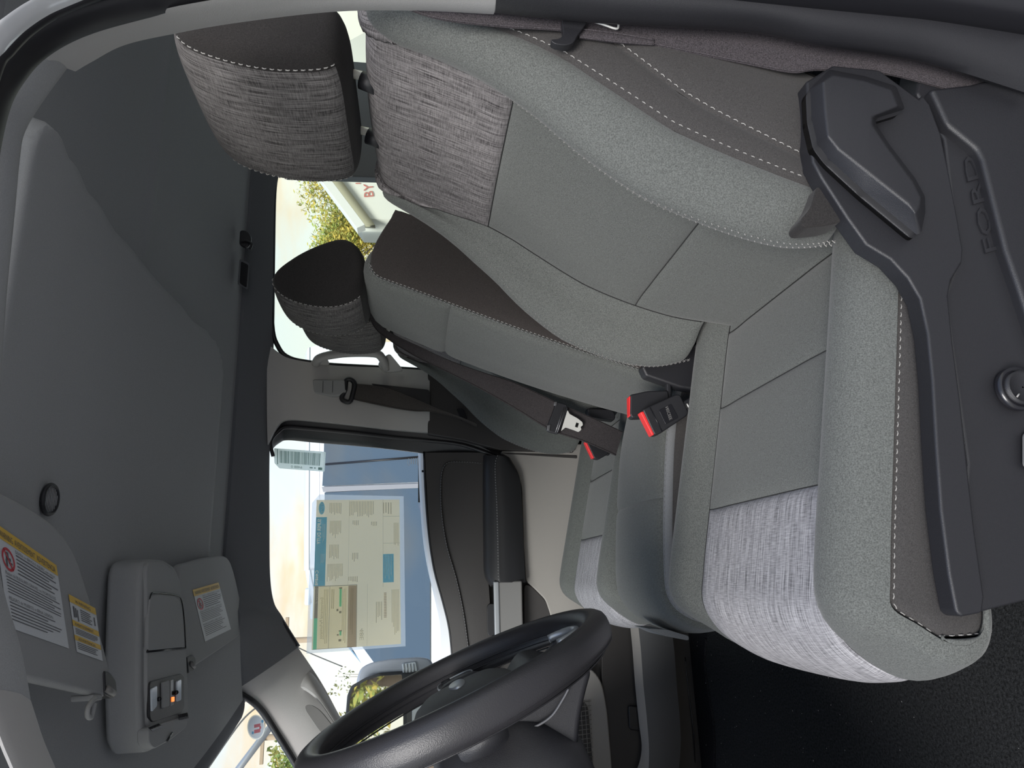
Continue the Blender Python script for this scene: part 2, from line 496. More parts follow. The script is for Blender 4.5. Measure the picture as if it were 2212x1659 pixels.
# floor and the rest of the shell
struct(mk('floor', [(-1.3, -0.86, 0), (1.95, -0.86, 0), (1.95, 0.99, 0), (-1.3, 0.99, 0)], [(0, 1, 2, 3)], CARP, None, False))
wb = struct(empty('wall_back', (1.9, YC, 0)))
prism('back_panel', [(1.90, -0.86, 0), (1.90, 0.99, 0), (1.84, 0.97, 0.98), (1.84, -0.84, 0.98)], (0.04, 0, 0), DKBR, wb, 0)
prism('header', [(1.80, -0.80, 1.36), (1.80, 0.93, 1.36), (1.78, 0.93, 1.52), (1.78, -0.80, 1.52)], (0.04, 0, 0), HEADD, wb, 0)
wg = struct(mk('window_4', [(1.86, -0.80, 0.98), (1.86, 0.93, 0.98), (1.82, 0.93, 1.36), (1.82, -0.80, 1.36)], [(0, 1, 2, 3)], GLASST, None, False))

# firewall and dashboard mass ahead of the wheel
db = empty('dashboard', (-0.8, YC, 0))
tag(db, 'dark dashboard and footwell ahead of the steering wheel', 'dashboard')
prism('dash_body', rnd([(-0.58, -0.78, 0.50), (-0.56, -0.78, 0.80), (-0.72, -0.78, 0.92), (-1.25, -0.78, 0.93), (-1.25, -0.78, 0.42)], 0.05), (0, 1.60, 0), BLK, db, 0.01)
prism('firewall', [(-1.2, -0.86, 0), (-1.2, 0.99, 0), (-1.25, 0.99, 0.6), (-1.25, -0.86, 0.6)], (-0.05, 0, 0), CARP, db, 0)

# ---------------------------------------------------------------- passenger side
def glass_pt(px, py, off=0.0):
    n = Vector((0, -0.96, -0.28)).normalized()
    return on_plane(px, py, Vector((0, 0.965, 0.88))+n*off, n)
GN = Vector((0, -0.96, -0.28)).normalized()
TOPW = [(612, 250), (598, 360), (590, 420), (587, 560), (585, 700), (581, 800), (577, 900), (574, 1000), (574, 1120), (575, 1240), (583, 1300), (600, 1330), (618, 1360), (640, 1395)]
wr = struct(empty('wall_right', (0.4, 0.9, 0)))
tw = [glass_pt(*p) for p in TOPW]
ce = [Vector((max(p.x, front_x(0.70)), 0.70, ceil_z(min(p.x, .65), 0.70)+island(p.x, 0.70)+.002)) for p in tw]
ce[-2] = AY(490, 1440, .72); ce[-1] = AY(505, 1488, .74)
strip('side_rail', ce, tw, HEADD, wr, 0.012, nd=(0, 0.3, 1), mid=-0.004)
tube('window_top_seal', [v+GN*0.006 for v in smooth_path(tw, 4)], 0.007, RUB, wr, 8)

# B pillar garnish (upper) : grey, and the dark lower pillar
bl = AYs([(578, 742, .80), (600, 760, .81), (625, 774, .82), (680, 784, .84), (730, 790, .86), (830, 794, .89), (928, 800, .90)], 0)
br = AYs([(578, 960, .80), (598, 921, .81), (620, 906, .82), (677, 909, .84), (774, 919, .86), (851, 928, .89), (928, 934, .90)], 0)
strip('pillar_garnish', bl, br, GREY, wr, 0.02, nd=(0, -1, 0), mid=0.012)
prism('pillar_lower', AYs([(924, 800), (924, 937), (1000, 950), (1080, 972), (1240, 976), (1240, 700), (1000, 740)], 0.893), (0, 0.03, 0), DKBR, wr, 0.003)
# belt slot in the garnish
prism('belt_slot', rnd(AYs([(800, 829), (928, 843), (928, 886), (900, 880)], 0.872), 0.01), (0, -0.004, 0), BLK, wr, 0.0)
# black door seal between pillar garnish and glass
s1 = [AY(*p) for p in ((590, 985, .82), (585, 945, .82), (604, 918, .83), (622, 908, .84), (677, 911, .86), (774, 921, .88), (851, 930, .91), (928, 936, .92), (1000, 948, .92), (1080, 985, .92))]
s2 = [AY(*p) for p in ((594, 990, .86), (588, 970, .86), (604, 955, .87), (622, 950, .88), (677, 955, .90), (774, 963, .92), (851, 971, .94), (918, 979, .95), (1000, 985, .95), (1080, 1000, .95))]
strip('door_seal', s1, s2, RUB, wr, 0.01, nd=(0, -1, 0), mid=0.004)
tube('seal_lip', [(a*0.6+b*0.4)+Vector((0, -0.012, 0)) for a, b in zip(smooth_path(s1, 4), smooth_path(s2, 4))], 0.006, RUB, wr, 8)
# rear part of the side: door panel, C pillar, sill
prism('rear_quarter', [(1.45, 0.93, 0.0), (1.95, 0.93, 0.0), (1.95, 0.90, 1.50), (1.60, 0.82, 1.42), (1.40, 0.84, 1.37), (1.44, 0.9, 0.95)], (0, 0.04, 0), HEADD, wr, 0.004)
prism('leak_backing', [(.25, .985, 0), (.78, .985, 0), (.78, .985, .90), (.25, .985, .90)], (0, .02, 0), RUB, wr, 0)  # added backing plate, blocks daylight leaking between pillar and door
d2 = struct(empty('door_2', (1.0, 0.93, 0)))
prism('door_panel', [(0.70, 0.935, 0.0), (1.46, 0.935, 0.0), (1.46, 0.935, 0.90), (0.70, 0.935, 0.90)], (0, 0.04, 0), DKBR, d2, 0.004)
rw = [glass_pt(*p) for p in ((592, 380), (588, 560), (587, 700), (600, 750), (625, 775), (680, 786), (730, 791), (830, 796), (930, 802))]
tube('window_front_seal', [v+GN*0.008 for v in smooth_path(rw, 5)], 0.008, RUB, d2, 8)
cw = [glass_pt(*p) for p in ((590, 345), (700, 356), (800, 372), (900, 385))]
tube('window_rear_seal', [v+GN*0.004 for v in cw], 0.009, STEELD, d2, 8)
g2 = [glass_pt(*p) for p in ((585, 330), (585, 800), (935, 800), (935, 330))]
struct(mk('window_2', g2, [(0, 1, 2, 3)], GLASST, None, False))

# ---- front passenger door
d1 = struct(empty('door_1', (0.0, 0.93, 0)))
DY = 0.925
prism('door_core', AYs([(930, 978), (945, 1150), (960, 1250), (985, 1320), (1003, 1420), (1020, 1500), (1030, 1700), (1560, 1760), (1560, 985), (1080, 985)], 0.955), (0, 0.05, 0), DKBR, d1, 0.004)
# upper pad : dark, its top edge drops towards the front
up_top = [(918, 978), (922, 1060), (928, 1150), (940, 1230), (958, 1300), (972, 1360), (978, 1430), (985, 1500), (990, 1580)]
up_bot = [(1052, 978), (1052, 1060), (1053, 1150), (1054, 1230), (1058, 1300), (1062, 1360), (1068, 1430), (1075, 1500), (1085, 1580)]
strip('upper_pad', AYs(up_top, 0.945), AYs(up_bot, 0.925), DKBR, d1, 0.03, nd=(0, -1, 0), mid=0.006)
# the stitched recess of the upper pad
rc = [(1045, 1002), (985, 998), (962, 1004), (954, 1024), (952, 1060), (954, 1110), (965, 1180), (985, 1250), (1000, 1320), (1010, 1390), (1016, 1440)]
rcp = smooth_path(AYs(rc, 0.929), 8)
tube('recess_bead', rcp, 0.0035, DKBR, d1, 6)
stitches('pad_stitching', [p+Vector((0, -0.007, 0)) for p in rcp], [Vector((0, -1, 0))]*len(rcp), THREADD, d1, 0.005, 0.004, 0.0009)
# armrest
arm_up = [(1044, 984), (1043, 1010), (1043, 1100), (1044, 1180), (1046, 1240), (1060, 1268)]
arm_md = [(1078, 984), (1072, 1010), (1076, 1100), (1078, 1180), (1079, 1240), (1080, 1258)]
arm_lo = [(1100, 988), (1122, 1030), (1128, 1100), (1131, 1180), (1134, 1240), (1136, 1258)]
strip('armrest_pad', AYs(arm_up, 0.915), AYs(arm_md, 0.865), PADB, d1, 0.02, nd=(0, -0.5, 0.86), mid=0.010)
strip('armrest_side', AYs(arm_md, 0.865), AYs(arm_lo, 0.885), PADB, d1, 0.03, nd=(0, -1, 0), mid=0.006)
ap = [v+Vector((0, -.006, .004)) for v in smooth_path(AYs(arm_md, 0.862), 6)]
stitches('armrest_stitching', ap, [Vector((0, -0.8, 0.6))]*len(ap), THREADD, d1, 0.005, 0.004, 0.0012)
# pull handle, dark pocket, switch bank
prism('pull_handle', AYs([(1068, 1256), (1128, 1254), (1132, 1420), (1072, 1420)], 0.868), (0, 0.045, 0), PULL, d1, 0.006)
prism('handle_trim', AYs([(1066, 1256), (1078, 1256), (1082, 1420), (1070, 1420)], 0.863), (0, 0.012, 0), SILV, d1, 0.004)
prism('release_recess', rnd(AYs([(1052, 1305), (1070, 1303), (1072, 1372), (1053, 1374)], 0.918), 0.012), (0, 0.01, 0), BLK, d1, 0.002)
prism('switch_bank', rnd(AYs([(1060, 1392), (1072, 1385), (1074, 1440), (1062, 1440)], 0.915), 0.01), (0, 0.012, 0), BLKG, d1, 0.002)
prism('pull_pocket', rnd(AYs([(1132, 1262), (1146, 1264), (1180, 1298), (1190, 1330), (1196, 1420), (1132, 1420)], 0.918), 0.02), (0, 0.03, 0), DKBR, d1, 0.003)
# pale lower panel that sweeps round the pocket
prism('lower_panel', rnd(AYs([(1080, 976), (1102, 990), (1127, 1050), (1131, 1180), (1136, 1255), (1155, 1272), (1178, 1295), (1190, 1330), (1194, 1420), (1300, 1420), (1300, 960), (1120, 955)], 0.915), 0.012), (0, 0.03, 0), TAUPE, d1, 0.004)
prism('panel_crease', AYs([(1086, 978), (1094, 980), (1246, 990), (1246, 984)], 0.911), (0, 0.01, 0), DKBR, d1, 0.002)
# lower front : dark map pocket with a pale lip, speaker grille
prism('pocket_wall', AYs([(1300, 1330), (1300, 1700), (1420, 1720), (1420, 1330)], 0.93), (0, 0.02, 0), DKBR, d1, 0.003)
lipA = [(1358, 1320), (1366, 1400), (1372, 1480), (1380, 1560), (1386, 1620), (1372, 1668), (1340, 1690)]
lipB = [(1375, 1320), (1384, 1400), (1390, 1480), (1398, 1560), (1402, 1630), (1396, 1690), (1370, 1720)]
lipC = [(1445, 1320), (1456, 1400), (1462, 1480), (1469, 1560), (1470, 1620), (1462, 1680), (1440, 1740)]
strip('pocket_lip', AYs(lipA, 0.895), AYs(lipB, 0.868), TAUPE, d1, 0.006, nd=(0, -0.4, 0.9), mid=0.002)
strip('map_pocket', AYs(lipB, 0.868), AYs(lipC, 0.88), mat('pocket_grey', (0.105, 0.105, 0.11), 0.6, bump=0.2, bscale=900), d1, 0.015, nd=(0, -1, 0), mid=0.008)
prism('bottle_holder', rnd(AYs([(1355, 1522), (1384, 1526), (1388, 1578), (1358, 1576)], 0.922), 0.012), (0, -0.01, 0), BLK, d1, 0.004)
spA = [(1200, 1430), (1275, 1440), (1300, 1470), (1312, 1530), (1318, 1600), (1326, 1700), (1200, 1720)]
prism('speaker_bezel', rnd(AYs(spA, 0.918), 0.03), (0, 0.02, 0), TAUPE, d1, 0.006)
grill = [(1200, 1500), (1256, 1510), (1270, 1525), (1276, 1600), (1284, 1700), (1200, 1720)]
prism('speaker_grille', rnd(AYs(grill, 0.912), 0.015), (0, 0.01, 0), DKBR, d1, 0.002)
for k in range(15):
    yy = 1516+k*10
    tube('grille_wire', AYs([(1216, yy+6), (1276+k*0.4, yy-2)], 0.9105), 0.0011, TAUPE, d1, 5)
for k in range(7):
    xx = 1218+k*9
    tube('grille_wire', AYs([(xx, 1512), (xx+10, 1675)], 0.9108), 0.0009, TAUPE, d1, 5)
# bright belt line below the glass, lock knob
bA = [(903, 976), (906, 1060), (912, 1150), (922, 1220), (938, 1290), (950, 1350), (953, 1420), (956, 1500), (960, 1570)]
bB = [(916, 977), (919, 1060), (926, 1150), (938, 1230), (957, 1300), (971, 1360), (978, 1430), (985, 1500), (990, 1580)]
strip('belt_moulding', AYs(bA, 0.975), AYs(bB, 0.955), WHITE, d1, 0.006, nd=(0, -0.6, 0.8), mid=0.002)
tube('belt_seal', [v+Vector((0, -0.004, 0.0)) for v in smooth_path(AYs(bB, 0.952), 4)], 0.004, RUB, d1, 6)
tube('lock_knob', AYs([(922, 1018), (916, 1018), (911, 1018)], 0.95), 0.004, BLKG, d1, 8)
# glass
gp = [glass_pt(*p) for p in ((572, 940), (570, 1250), (585, 1310), (640, 1395), (700, 1480), (760, 1590), (1000, 1600), (960, 1400), (930, 1200), (925, 960))]
struct(mk('window_1', gp, [tuple(range(len(gp)))], GLASS, None, False))

# ---- A pillar (passenger), windshield
tA = struct(empty('trim_1', (-0.5, 0.85, 1.0)))
pw = [(505, 1488, .74), (518, 1490, .77), (537, 1500, .79), (565, 1525, .81), (600, 1578, .83), (650, 1660, .86), (760, 1850, .90)]
pd = [(640, 1395, .855), (646, 1402, .857), (655, 1415, .86), (668, 1434, .87), (700, 1484, .89), (745, 1568, .91), (850, 1760, .95)]
strip('pillar_cover', [AY(*p) for p in pw]+[Vector((-1.12, .93, .92))], [AY(*p) for p in pd]+[Vector((-1.05, .98, .86))], GREY, tA, 0.02, nd=(0.55, -0.8, 0), mid=0.018)
# recessed assist grip
gr = rnd([AY(*p) for p in ((655, 1528, .80), (668, 1520, .80), (690, 1532, .81), (738, 1592, .83), (745, 1630, .83), (690, 1580, .81))], 0.02)
prism('assist_grip_recess', gr, (-0.004, 0.02, 0), PULL, tA, 0.004)
strip('assist_grip', [AY(*p) for p in ((648, 1484, .85), (660, 1486, .83), (690, 1512, .82), (730, 1572, .83), (770, 1640, .86))], [AY(*p) for p in ((668, 1450, .868), (684, 1466, .86), (712, 1512, .865), (748, 1572, .88), (795, 1650, .90))], GREY, tA, .02, nd=(.55, -.8, 0), mid=.012)
pe = smooth_path([AY(*p) for p in pw]+[Vector((-1.12, .93, .92))], 5)
tube('windshield_seal', [p+Vector((-0.012, 0.0, 0.0)) for p in pe], 0.009, RUB, tA, 8)
# windshield header and glass
hd = [Vector((front_x(y), y, ceil_z(front_x(y), y))) for y in [-0.58+0.1*i for i in range(14)]]
h2 = [p+Vector((-0.05, 0, 0.004)) for p in hd]
tH = struct(empty('trim_2', (-0.45, YC, 1.4)))
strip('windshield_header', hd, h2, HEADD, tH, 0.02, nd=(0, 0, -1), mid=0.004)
wv, wf = [], []
for i in range(15):
    y = -0.66+1.45*i/14
    wv.append((front_x(y)-0.035, y, ceil_z(front_x(y), y)-0.008)); wv.append((front_x(y)-0.85, y*1.06, 0.90))
for i in range(14): wf.append((2*i, 2*i+1, 2*i+3, 2*i+2))
struct(mk('window_3', wv, wf, GLASS, None, False))

# ---------------------------------------------------------------- driver side door opening (nearest the camera)
inn = [(2, 820), (10, 700), (18, 600), (33, 452), (43, 344), (54, 286), (90, 224), (145, 148)]
out = [(-40, 800), (-34, 690), (-28, 560), (-16, 420), (-2, 320), (22, 217), (54, 163), (90, 123)]
tR = struct(empty('trim_3', (0.2, -0.7, 1.3)))
strip('roof_rail_cover', AYs([(-12, 1200), (-8, 1000)]+inn, -0.70), AYs([(-60, 1200), (-50, 1000)]+out, -0.745), HEAD, tR, 0.02, nd=(0, -0.5, -0.8), mid=0.006)
inb = [(145, 148), (181, 127), (253, 90), (362, 65), (506, 40), (718, 16), (900, 14), (1070, 22)]
oub = [(90, 123), (145, 87), (217, 58), (325, 29), (416, 7), (718, -40), (900, -48), (1070, -45)]
tB = struct(empty('trim_4', (0.62, -0.74, 0.9)))
bl_y = [-0.70, -0.705, -0.71, -0.72, -0.73, -0.745, -0.755, -0.76]
strip('pillar_garnish', [AY(p[0], p[1], y) for p, y in zip(inb, bl_y)], [AY(p[0], p[1], y-0.05) for p, y in zip(oub, bl_y)], GREY, tB, 0.02, nd=(-0.5, -0.85, 0), mid=0.008)
lo_in = [(1070, 26, -.760), (1250, 45, -.762), (1412, 55, -.765), (1629, 69, -.765), (1774, 98, -.765), (1918, 119, -.765), (2027, 141, -.765), (2230, 205, -.765)]
lo_md = [(1070, -40, -.80), (1250, -30, -.80), (1412, -18, -.80), (1629, 5, -.80), (1774, 20, -.80), (1918, 34, -.80), (2027, 46, -.80), (2230, 78, -.80)]
lo_ou = [(1070, -130, -.84), (1250, -120, -.84), (1412, -110, -.84), (1629, -80, -.84), (1774, -60, -.84), (1918, -45, -.84), (2027, -30, -.84), (2230, 0, -.84)]
strip('pillar_lower', [AY(*p) for p in lo_in], [AY(*p) for p in lo_md], BLK, tB, 0.01, nd=(-0.6, -0.8, 0), mid=0.008)
strip('sill_seal', [AY(*p) for p in lo_md], [AY(*p) for p in lo_ou], RUB, tB, 0.01, nd=(-0.6, -0.8, 0), mid=0.010)
# wall behind the driver: keeps the rear half of the cab closed
prism('rear_side_panel', [(0.68, -0.80, 0.0), (1.95, -0.80, 0.0), (1.95, -0.80, 0.90), (0.68, -0.78, 0.90)], (0, -0.04, 0), DKBR, tB, 0)
# rubber seal and painted frame round the opening
sA = [(-60, 1250), (-52, 1000), (-46, 700), (-30, 520), (-14, 400), (0, 300), (22, 217), (54, 163), (90, 123), (145, 87), (217, 58), (325, 29), (416, 7), (718, -40), (1070, -45)]
sB = [(-170, 1300), (-150, 1000), (-120, 700), (-80, 400), (-50, 250), (-18, 135), (8, 100), (38, 68), (62, 48), (92, 28), (128, 10), (230, -30), (330, -60), (718, -120), (1070, -130)]
tS = struct(empty('trim_5', (0.3, -0.8, 1.3)))
strip('weatherstrip', AYs(sA, -0.775), AYs(sB, -0.80), RUB, tS, 0.01, nd=(-0.3, -0.9, -0.3), mid=0.012)
sC = [(-300, 1300), (-260, 1000), (-200, 700), (-150, 400), (-110, 200), (-50, 90), (-22, 60), (5, 40), (30, 22), (55, 6), (90, -12), (190, -60), (300, -90), (718, -170), (1070, -180)]
tube('seal_bead', smooth_path(AYs(sB, -0.815), 5), 0.010, RUB, tS, 10)
strip('painted_frame', AYs(sB, -0.83), AYs(sC, -0.85), WHITE, tS, 0.01, nd=(-0.3, -0.9, -0.3), mid=0.004)
# A pillar, driver side
tD = struct(empty('trim_6', (-0.2, -0.75, 1.2)))
ai = [(-30, 1190), (-4, 1290), (12, 1340), (28, 1400), (46, 1497)]
ao = [(-90, 1200), (-70, 1300), (-56, 1360), (-44, 1420), (-25, 1500)]
strip('pillar_upper', AYs(ai, -0.70), AYs(ao, -0.745), HEAD, tD, 0.02, nd=(0.4, -0.9, 0), mid=0.008)
ai = [(46, 1499), (56, 1530), (72, 1580), (88, 1620), (106, 1662), (160, 1800)]
ao = [(-26, 1502), (-22, 1530), (-10, 1580), (4, 1620), (22, 1662), (80, 1800)]
strip('pillar_lower', AYs(ai, -0.70), AYs(ao, -0.745), GREY, tD, 0.02, nd=(0.4, -0.9, 0), mid=0.014)

# ================================================================== SEATS
def rot2(v, a): return v
TH = math.radians(21.3)
BT = Vector((math.sin(TH), 0, math.cos(TH)))       # up along the backrest
BN = Vector((-math.cos(TH), 0, math.sin(TH)))      # out of the backrest
XAX = Vector((0, 1, 0))

SEC_B = [(0, 0, 0), (1, .10, 0), (2, .19, .006), (3, .225, .050), (4, .25, .07), (5, .277, .056), (6, .290, .020), (7, .293, -.04), (8, .286, -.10), (9, .262, -.165)]
WT = [(-.05, .26), (0, .268), (.1, .292), (.2, .302), (.35, .300), (.5, .290), (.6, .272), (.68, .252), (.74, .236), (.83, .22)]
IT = [(-.05, .19), (0, .193), (.15, .197), (.35, .202), (.5, .193), (.6, .20), (.7, .20), (.83, .19)]
BF = [(-.05, .035), (0, .045), (.12, .088), (.25, .098), (.38, .092), (.5, .060), (.6, .030), (.7, .016), (.83, .008)]
LU = [(-.05, .0), (0, .01), (.12, .03), (.25, .032), (.4, .015), (.55, 0), (.83, 0)]
DT = [(-.05, 1), (.55, 1), (.66, .75), (.72, .5), (.78, .3), (.83, .25)]
def back_surface(ys):
    O = Vector((.452, ys, .30)); T1 = .695; R = .045
    def S(k, t):
        sg = -1 if k < 0 else 1; k = abs(k)
        W, I, B, LM, D = (lerp_s(x, t) for x in (WT, IT, BF, LU, DT))
        y, n = spline(SEC_B, k)
        if k <= 2: yy = y*I/.19
        elif k <= 3: f = k-2; yy = (y*I/.19)*(1-f)+(y*W/.29)*f
        else: yy = y*W/.29
        nn = n*B/.07 if n > 0 else n*D
        if t <= T1: p = O+BT*t; nv = BN
        else:
            th = (t-T1)/R; p = O+BT*T1+(BT*math.sin(th)-BN*(1-math.cos(th)))*R; nv = BN*math.cos(th)+BT*math.sin(th)
        crown = -0.012*(yy/.22)**2 if t > .45 else -0.012*(yy/.22)**2*max(0, (t-.3)/.15)
        return p+XAX*(sg*yy)+nv*(nn+LM+crown)
    return S
def lerp_s(tab, x): return spline(tab, x)[0]

SEC_C = [(0, 0, 0), (1, .10, 0), (2, .188, .001), (3, .214, .026), (4, .240, .035), (5, .267, .022), (6, .283, -.014), (7, .288, -.06), (8, .286, -.11), (9, .280, -.165)]
PROF = [(0, .505, .290), (1, .425, .318), (2, .280, .352), (3, .098, .394), (4, .0, .416), (5, -.06, .424), (6, -.110, .402), (7, -.142, .356), (8, -.142, .318), (9, -.112, .296), (10, -.055, .290)]
def cushion_surface(ys, prof=PROF, sec=SEC_C, hw=.285, dz=0.0, corner=.046, wrap=True):
    def S(k, b):
        sg = -1 if k < 0 else 1; k = abs(k)
        x, z = spline(prof, b); x1, z1 = spline(prof, b+.05); x0, z0 = spline(prof, b-.05)
        t = Vector((x1-x0, 0, z1-z0)).normalized(); n = Vector((t.z, 0, -t.x))
        if n.z < 0 and b < 5: n = -n
        y, nn = spline(sec, k)
        f = min(1, max(0, (b-4.2)/2.2)); f = f*f*(3-2*f)
        if nn > 0: nn *= 1-.95*f
        if k <= 6 or not wrap:
            return Vector((x+corner*f*abs(y/hw)**3, ys+sg*y, z+dz))+n*nn
        P = S(6*sg, b); g = (k-6)/3
        if b <= 6.75:
            dpt = min(.145, P.z-(.284-max(0, 5.2-b)*.03))
            return P+Vector((0, sg*(.004*math.sin(g*math.pi)-.012*g*g), -dpt*g))
        xs = S(6*sg, 6.75).x
        return Vector((P.x+(xs-P.x)*g, P.y+sg*.006*math.sin(g*math.pi), P.z))
    return S

def pillow(name_front, name_side, prof, yc, hw, mats, parent, seam=.80, fr=(0, 12), p=5, rear_mat=None):
    """headrest: closed side profile (front first) swept across the seat, ends rounded; front cloth + side/back cloth"""
    N = len(prof); loop = smooth_path([Vector((a, 0, c)) for a, c in prof], 6, True); M = len(loop)
    cen = sum(loop, Vector())/M
    def ring(s):
        k = (1-min(1, abs(s))**p)**(1/p); k = max(k, .0)
        # the ends shrink less than the full radius: soft, pad-like
        q = 0.0+1.0*k
        bow = 0.016*(s*s)
        return [Vector((cen.x+(v.x-cen.x)*q+bow*(.65-.35*max(-1, min(1, (v.x-cen.x)/.03*q)))*q, yc+hw*s, cen.z+(v.z-cen.z)*q)) for v in loop]
    i0, i1 = fr[0]*6, fr[1]*6
    idx = [(i % M) for i in range(i0, i1+1)]
    ss = [-1+2*i/40 for i in range(41)]
    ss = [math.copysign(abs(s)**0.75, s) for s in ss]
    inner = [s for s in ss if abs(s) <= seam]; inner = [-seam]+inner+[seam]
    def grid(nm, sl, ids, m, dip=True):
        vs, uv, fs = [], [], []
        for s in sl:
            r = ring(s); acc = 0; prev = None
            for i in ids:
                if prev is not None: acc += (r[i]-prev).length
                prev = r[i]; vs.append(r[i]); uv.append((hw*s, acc))
        w = len(ids)
        for a in range(len(sl)-1):
            for b in range(w-1): fs.append((a*w+b, a*w+b+1, (a+1)*w+b+1, (a+1)*w+b))
        return mk(nm, vs, fs, m, parent, True, uv)
    grid(name_front, inner, idx, mats[0])
    rest = [(i % M) for i in range(i1, i0+M+1)]
    grid(name_side, inner, rest, mats[1])
    for sgn in (-1, 1):
        o = [sgn*s for s in [seam+(1-seam)*i/8 for i in range(9)]]
        grid(name_side, o, list(range(M))+[0], mats[1])
        pts = [ring(sgn*(seam+0.02))[i] for i in idx]
        nr = [((v-Vector((cen.x, v.y, cen.z))).normalized()+Vector((0, sgn*.4, 0))).normalized() for v in pts]
        stitches('stitching', pts, nr, THREAD, parent, .006, .0045, .0009)

def seam_cap(name, pts, nr, parent, m=FABD, r=.0025):
    tube(name, [p-n*.001 for p, n in zip(pts, nr)], r, m, parent, 6)

def seam(name, S, ab, n, flip, parent, m=None, r=.0008):
    pts, nr = s_line(S, ab, n, flip)
    return tube(name, [p-q*.0024 for p, q in zip(pts, nr)], r, m or SEAM, parent, 5)
SEAM = mat('seam_thread', (.018, .018, .018), .9)

def front_seat(name, ys, label, near):
    e = tag(empty(name, (.2, ys, 0)), label, 'seat')
    S = back_surface(ys)
    kb = lambda t: lerp_tab([(0, 2), (.505, 2), (.61, 2.25), (.67, 2.8), (.715, 4.2), (.75, 6), (.83, 6)], t)
    nkb = lambda t: -kb(t)
    patch('backrest_upper_panel', S, (nkb, kb), (.505, .825), 46, 40, TWU, e, .004, .003, .008, flip=True)
    patch('backrest_center_panel', S, (-2, 2), (.190, .505), 36, 26, FAB, e, .005, .004, .010, flip=True)
    patch('backrest_lower_panel', S, (-2, 2), (-.03, .190), 36, 20, FAB, e, .005, .004, .010, flip=True)
    for sg in (-1, 1):
        patch('backrest_bolster', S, ((lambda t, s=sg: s*kb(t)), 6*sg), (.055, .748), 26, 50, FAB, e, .004, .003, .008, flip=True)
        sm = lambda t, s=sg: s*lerp_tab([(-.02, 6.42), (.13, 6.48), (.25, 6.62), (.45, 6.98), (.7, 7.05)], t)
        patch('backrest_side_strip', S, (6*sg, sm), (.02, .76), 14, 40, FABS, e, .003, .003, .007, flip=True)
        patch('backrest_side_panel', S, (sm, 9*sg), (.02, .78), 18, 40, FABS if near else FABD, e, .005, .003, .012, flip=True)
        pts, nr = s_line(S, lambda u, s=sg: (s*6.12, .04+.70*u), 70, True); stitches('stitching', pts, nr, THREAD, e)
        pts, nr = s_line(S, lambda u, s=sg: (sm(.04+.70*u)+.06*s, .04+.70*u), 70, True); stitches('stitching', pts, nr, THREAD, e)
        kd = lambda t: lerp_tab([(.02, 4.1), (.2, 3.95), (.35, 3.7), (.47, 3.2), (.53, 2.5)], t)
        for dk in (0, .22):
            pts, nr = s_line(S, lambda u, s=sg, d=dk: (s*(kd(.05+.47*u)+d), .05+.47*u), 70, True); stitches('stitching', pts, nr, THREAD, e, .005, .0035, .0006, .0045)
    # rear shell of the backrest
    vs, fs = [], []
    for j in range(13):
        t = .02+.78*j/12; a, b = S(-9, t), S(9, t)
        for i in range(7): vs.append(a.lerp(b, i/6)+BN*(-.012*math.sin(math.pi*i/6)))
    for j in range(12):
        for i in range(6): fs.append((j*7+i, j*7+i+1, (j+1)*7+i+1, (j+1)*7+i))
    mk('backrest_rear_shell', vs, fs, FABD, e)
    # cushion
    Q = cushion_surface(ys)
    patch('cushion_rear_panel', Q, (-2, 2), (.0, .98), 30, 14, FAB, e, .005, .004, .010, flip=False)
    patch('cushion_middle_panel', Q, (-2, 2), (.98, 2.0), 30, 20, FAB, e, .006, .004, .010, flip=False)
    patch('cushion_middle_panel', Q, (-2, 2), (2.0, 3.0), 30, 22, FAB, e, .006, .003, .010, flip=False)
    patch('cushion_front_panel', Q, (-2, 2), (3.0, 10), 40, 50, TWV, e, .004, .003, .008, flip=False)
    for sg in (-1, 1):
        patch('cushion_bolster', Q, (2*sg, 6*sg), (.1, 10), 24, 70, FAB, e, .004, .003, .008, flip=False, free=('a1',))
        patch('cushion_bolster_end', Q, (6*sg, 9*sg), (6.76, 10), 14, 24, FAB, e, .004, .003, .008, flip=False, free=('a0',))
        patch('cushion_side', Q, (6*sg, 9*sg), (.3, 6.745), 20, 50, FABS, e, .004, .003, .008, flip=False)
        pts, nr = s_line(Q, lambda u, s=sg: (s*6.12, .4+6.2*u), 100, False); stitches('stitching', pts, nr, THREAD, e)
        pts, nr = s_line(Q, lambda u, s=sg: (s*(6.15+2.8*u), 6.68), 30, False); stitches('stitching', pts, nr, THREAD, e)
        seam('seam', Q, lambda u, s=sg: (s*2.0, .1+9.8*u), 120, False, e)
    for bb in (.98, 2.0, 3.0): seam('seam', Q, lambda u, b=bb: (-2+4*u, b), 40, False, e)
    for tt in (.19, .505): seam('seam', S, lambda u, t=tt: (-2+4*u, t), 40, True, e)
    for sg in (-1, 1): seam('seam', S, lambda u, s=sg: (s*kb(.06+.58*u), .06+.58*u), 80, True, e)
    # cushion pan
    prism('seat_base', rnd([(.46, ys-.24, .05), (.46, ys-.24, .27), (-.05, ys-.24, .24), (-.05, ys-.24, .05)], .03), (0, .48, 0), BLK, e, .006)
    # headrest on two posts
    hr = empty('headrest', (.72, ys, 1.0)); put(hr, e); hr.location = Vector((.72, ys, 1.0))-e.location
    pr = [(.690, 1.010), (.676, 1.055), (.676, 1.12), (.692, 1.19), (.715, 1.232), (.752, 1.245), (.79, 1.228), (.822, 1.18), (.832, 1.12), (.815, 1.05), (.79, 1.005), (.735, .998)]
    pillow('headrest_front', 'headrest_side', pr, ys, .168, (TWD, FABD), hr, .82, (0, 5), 6)
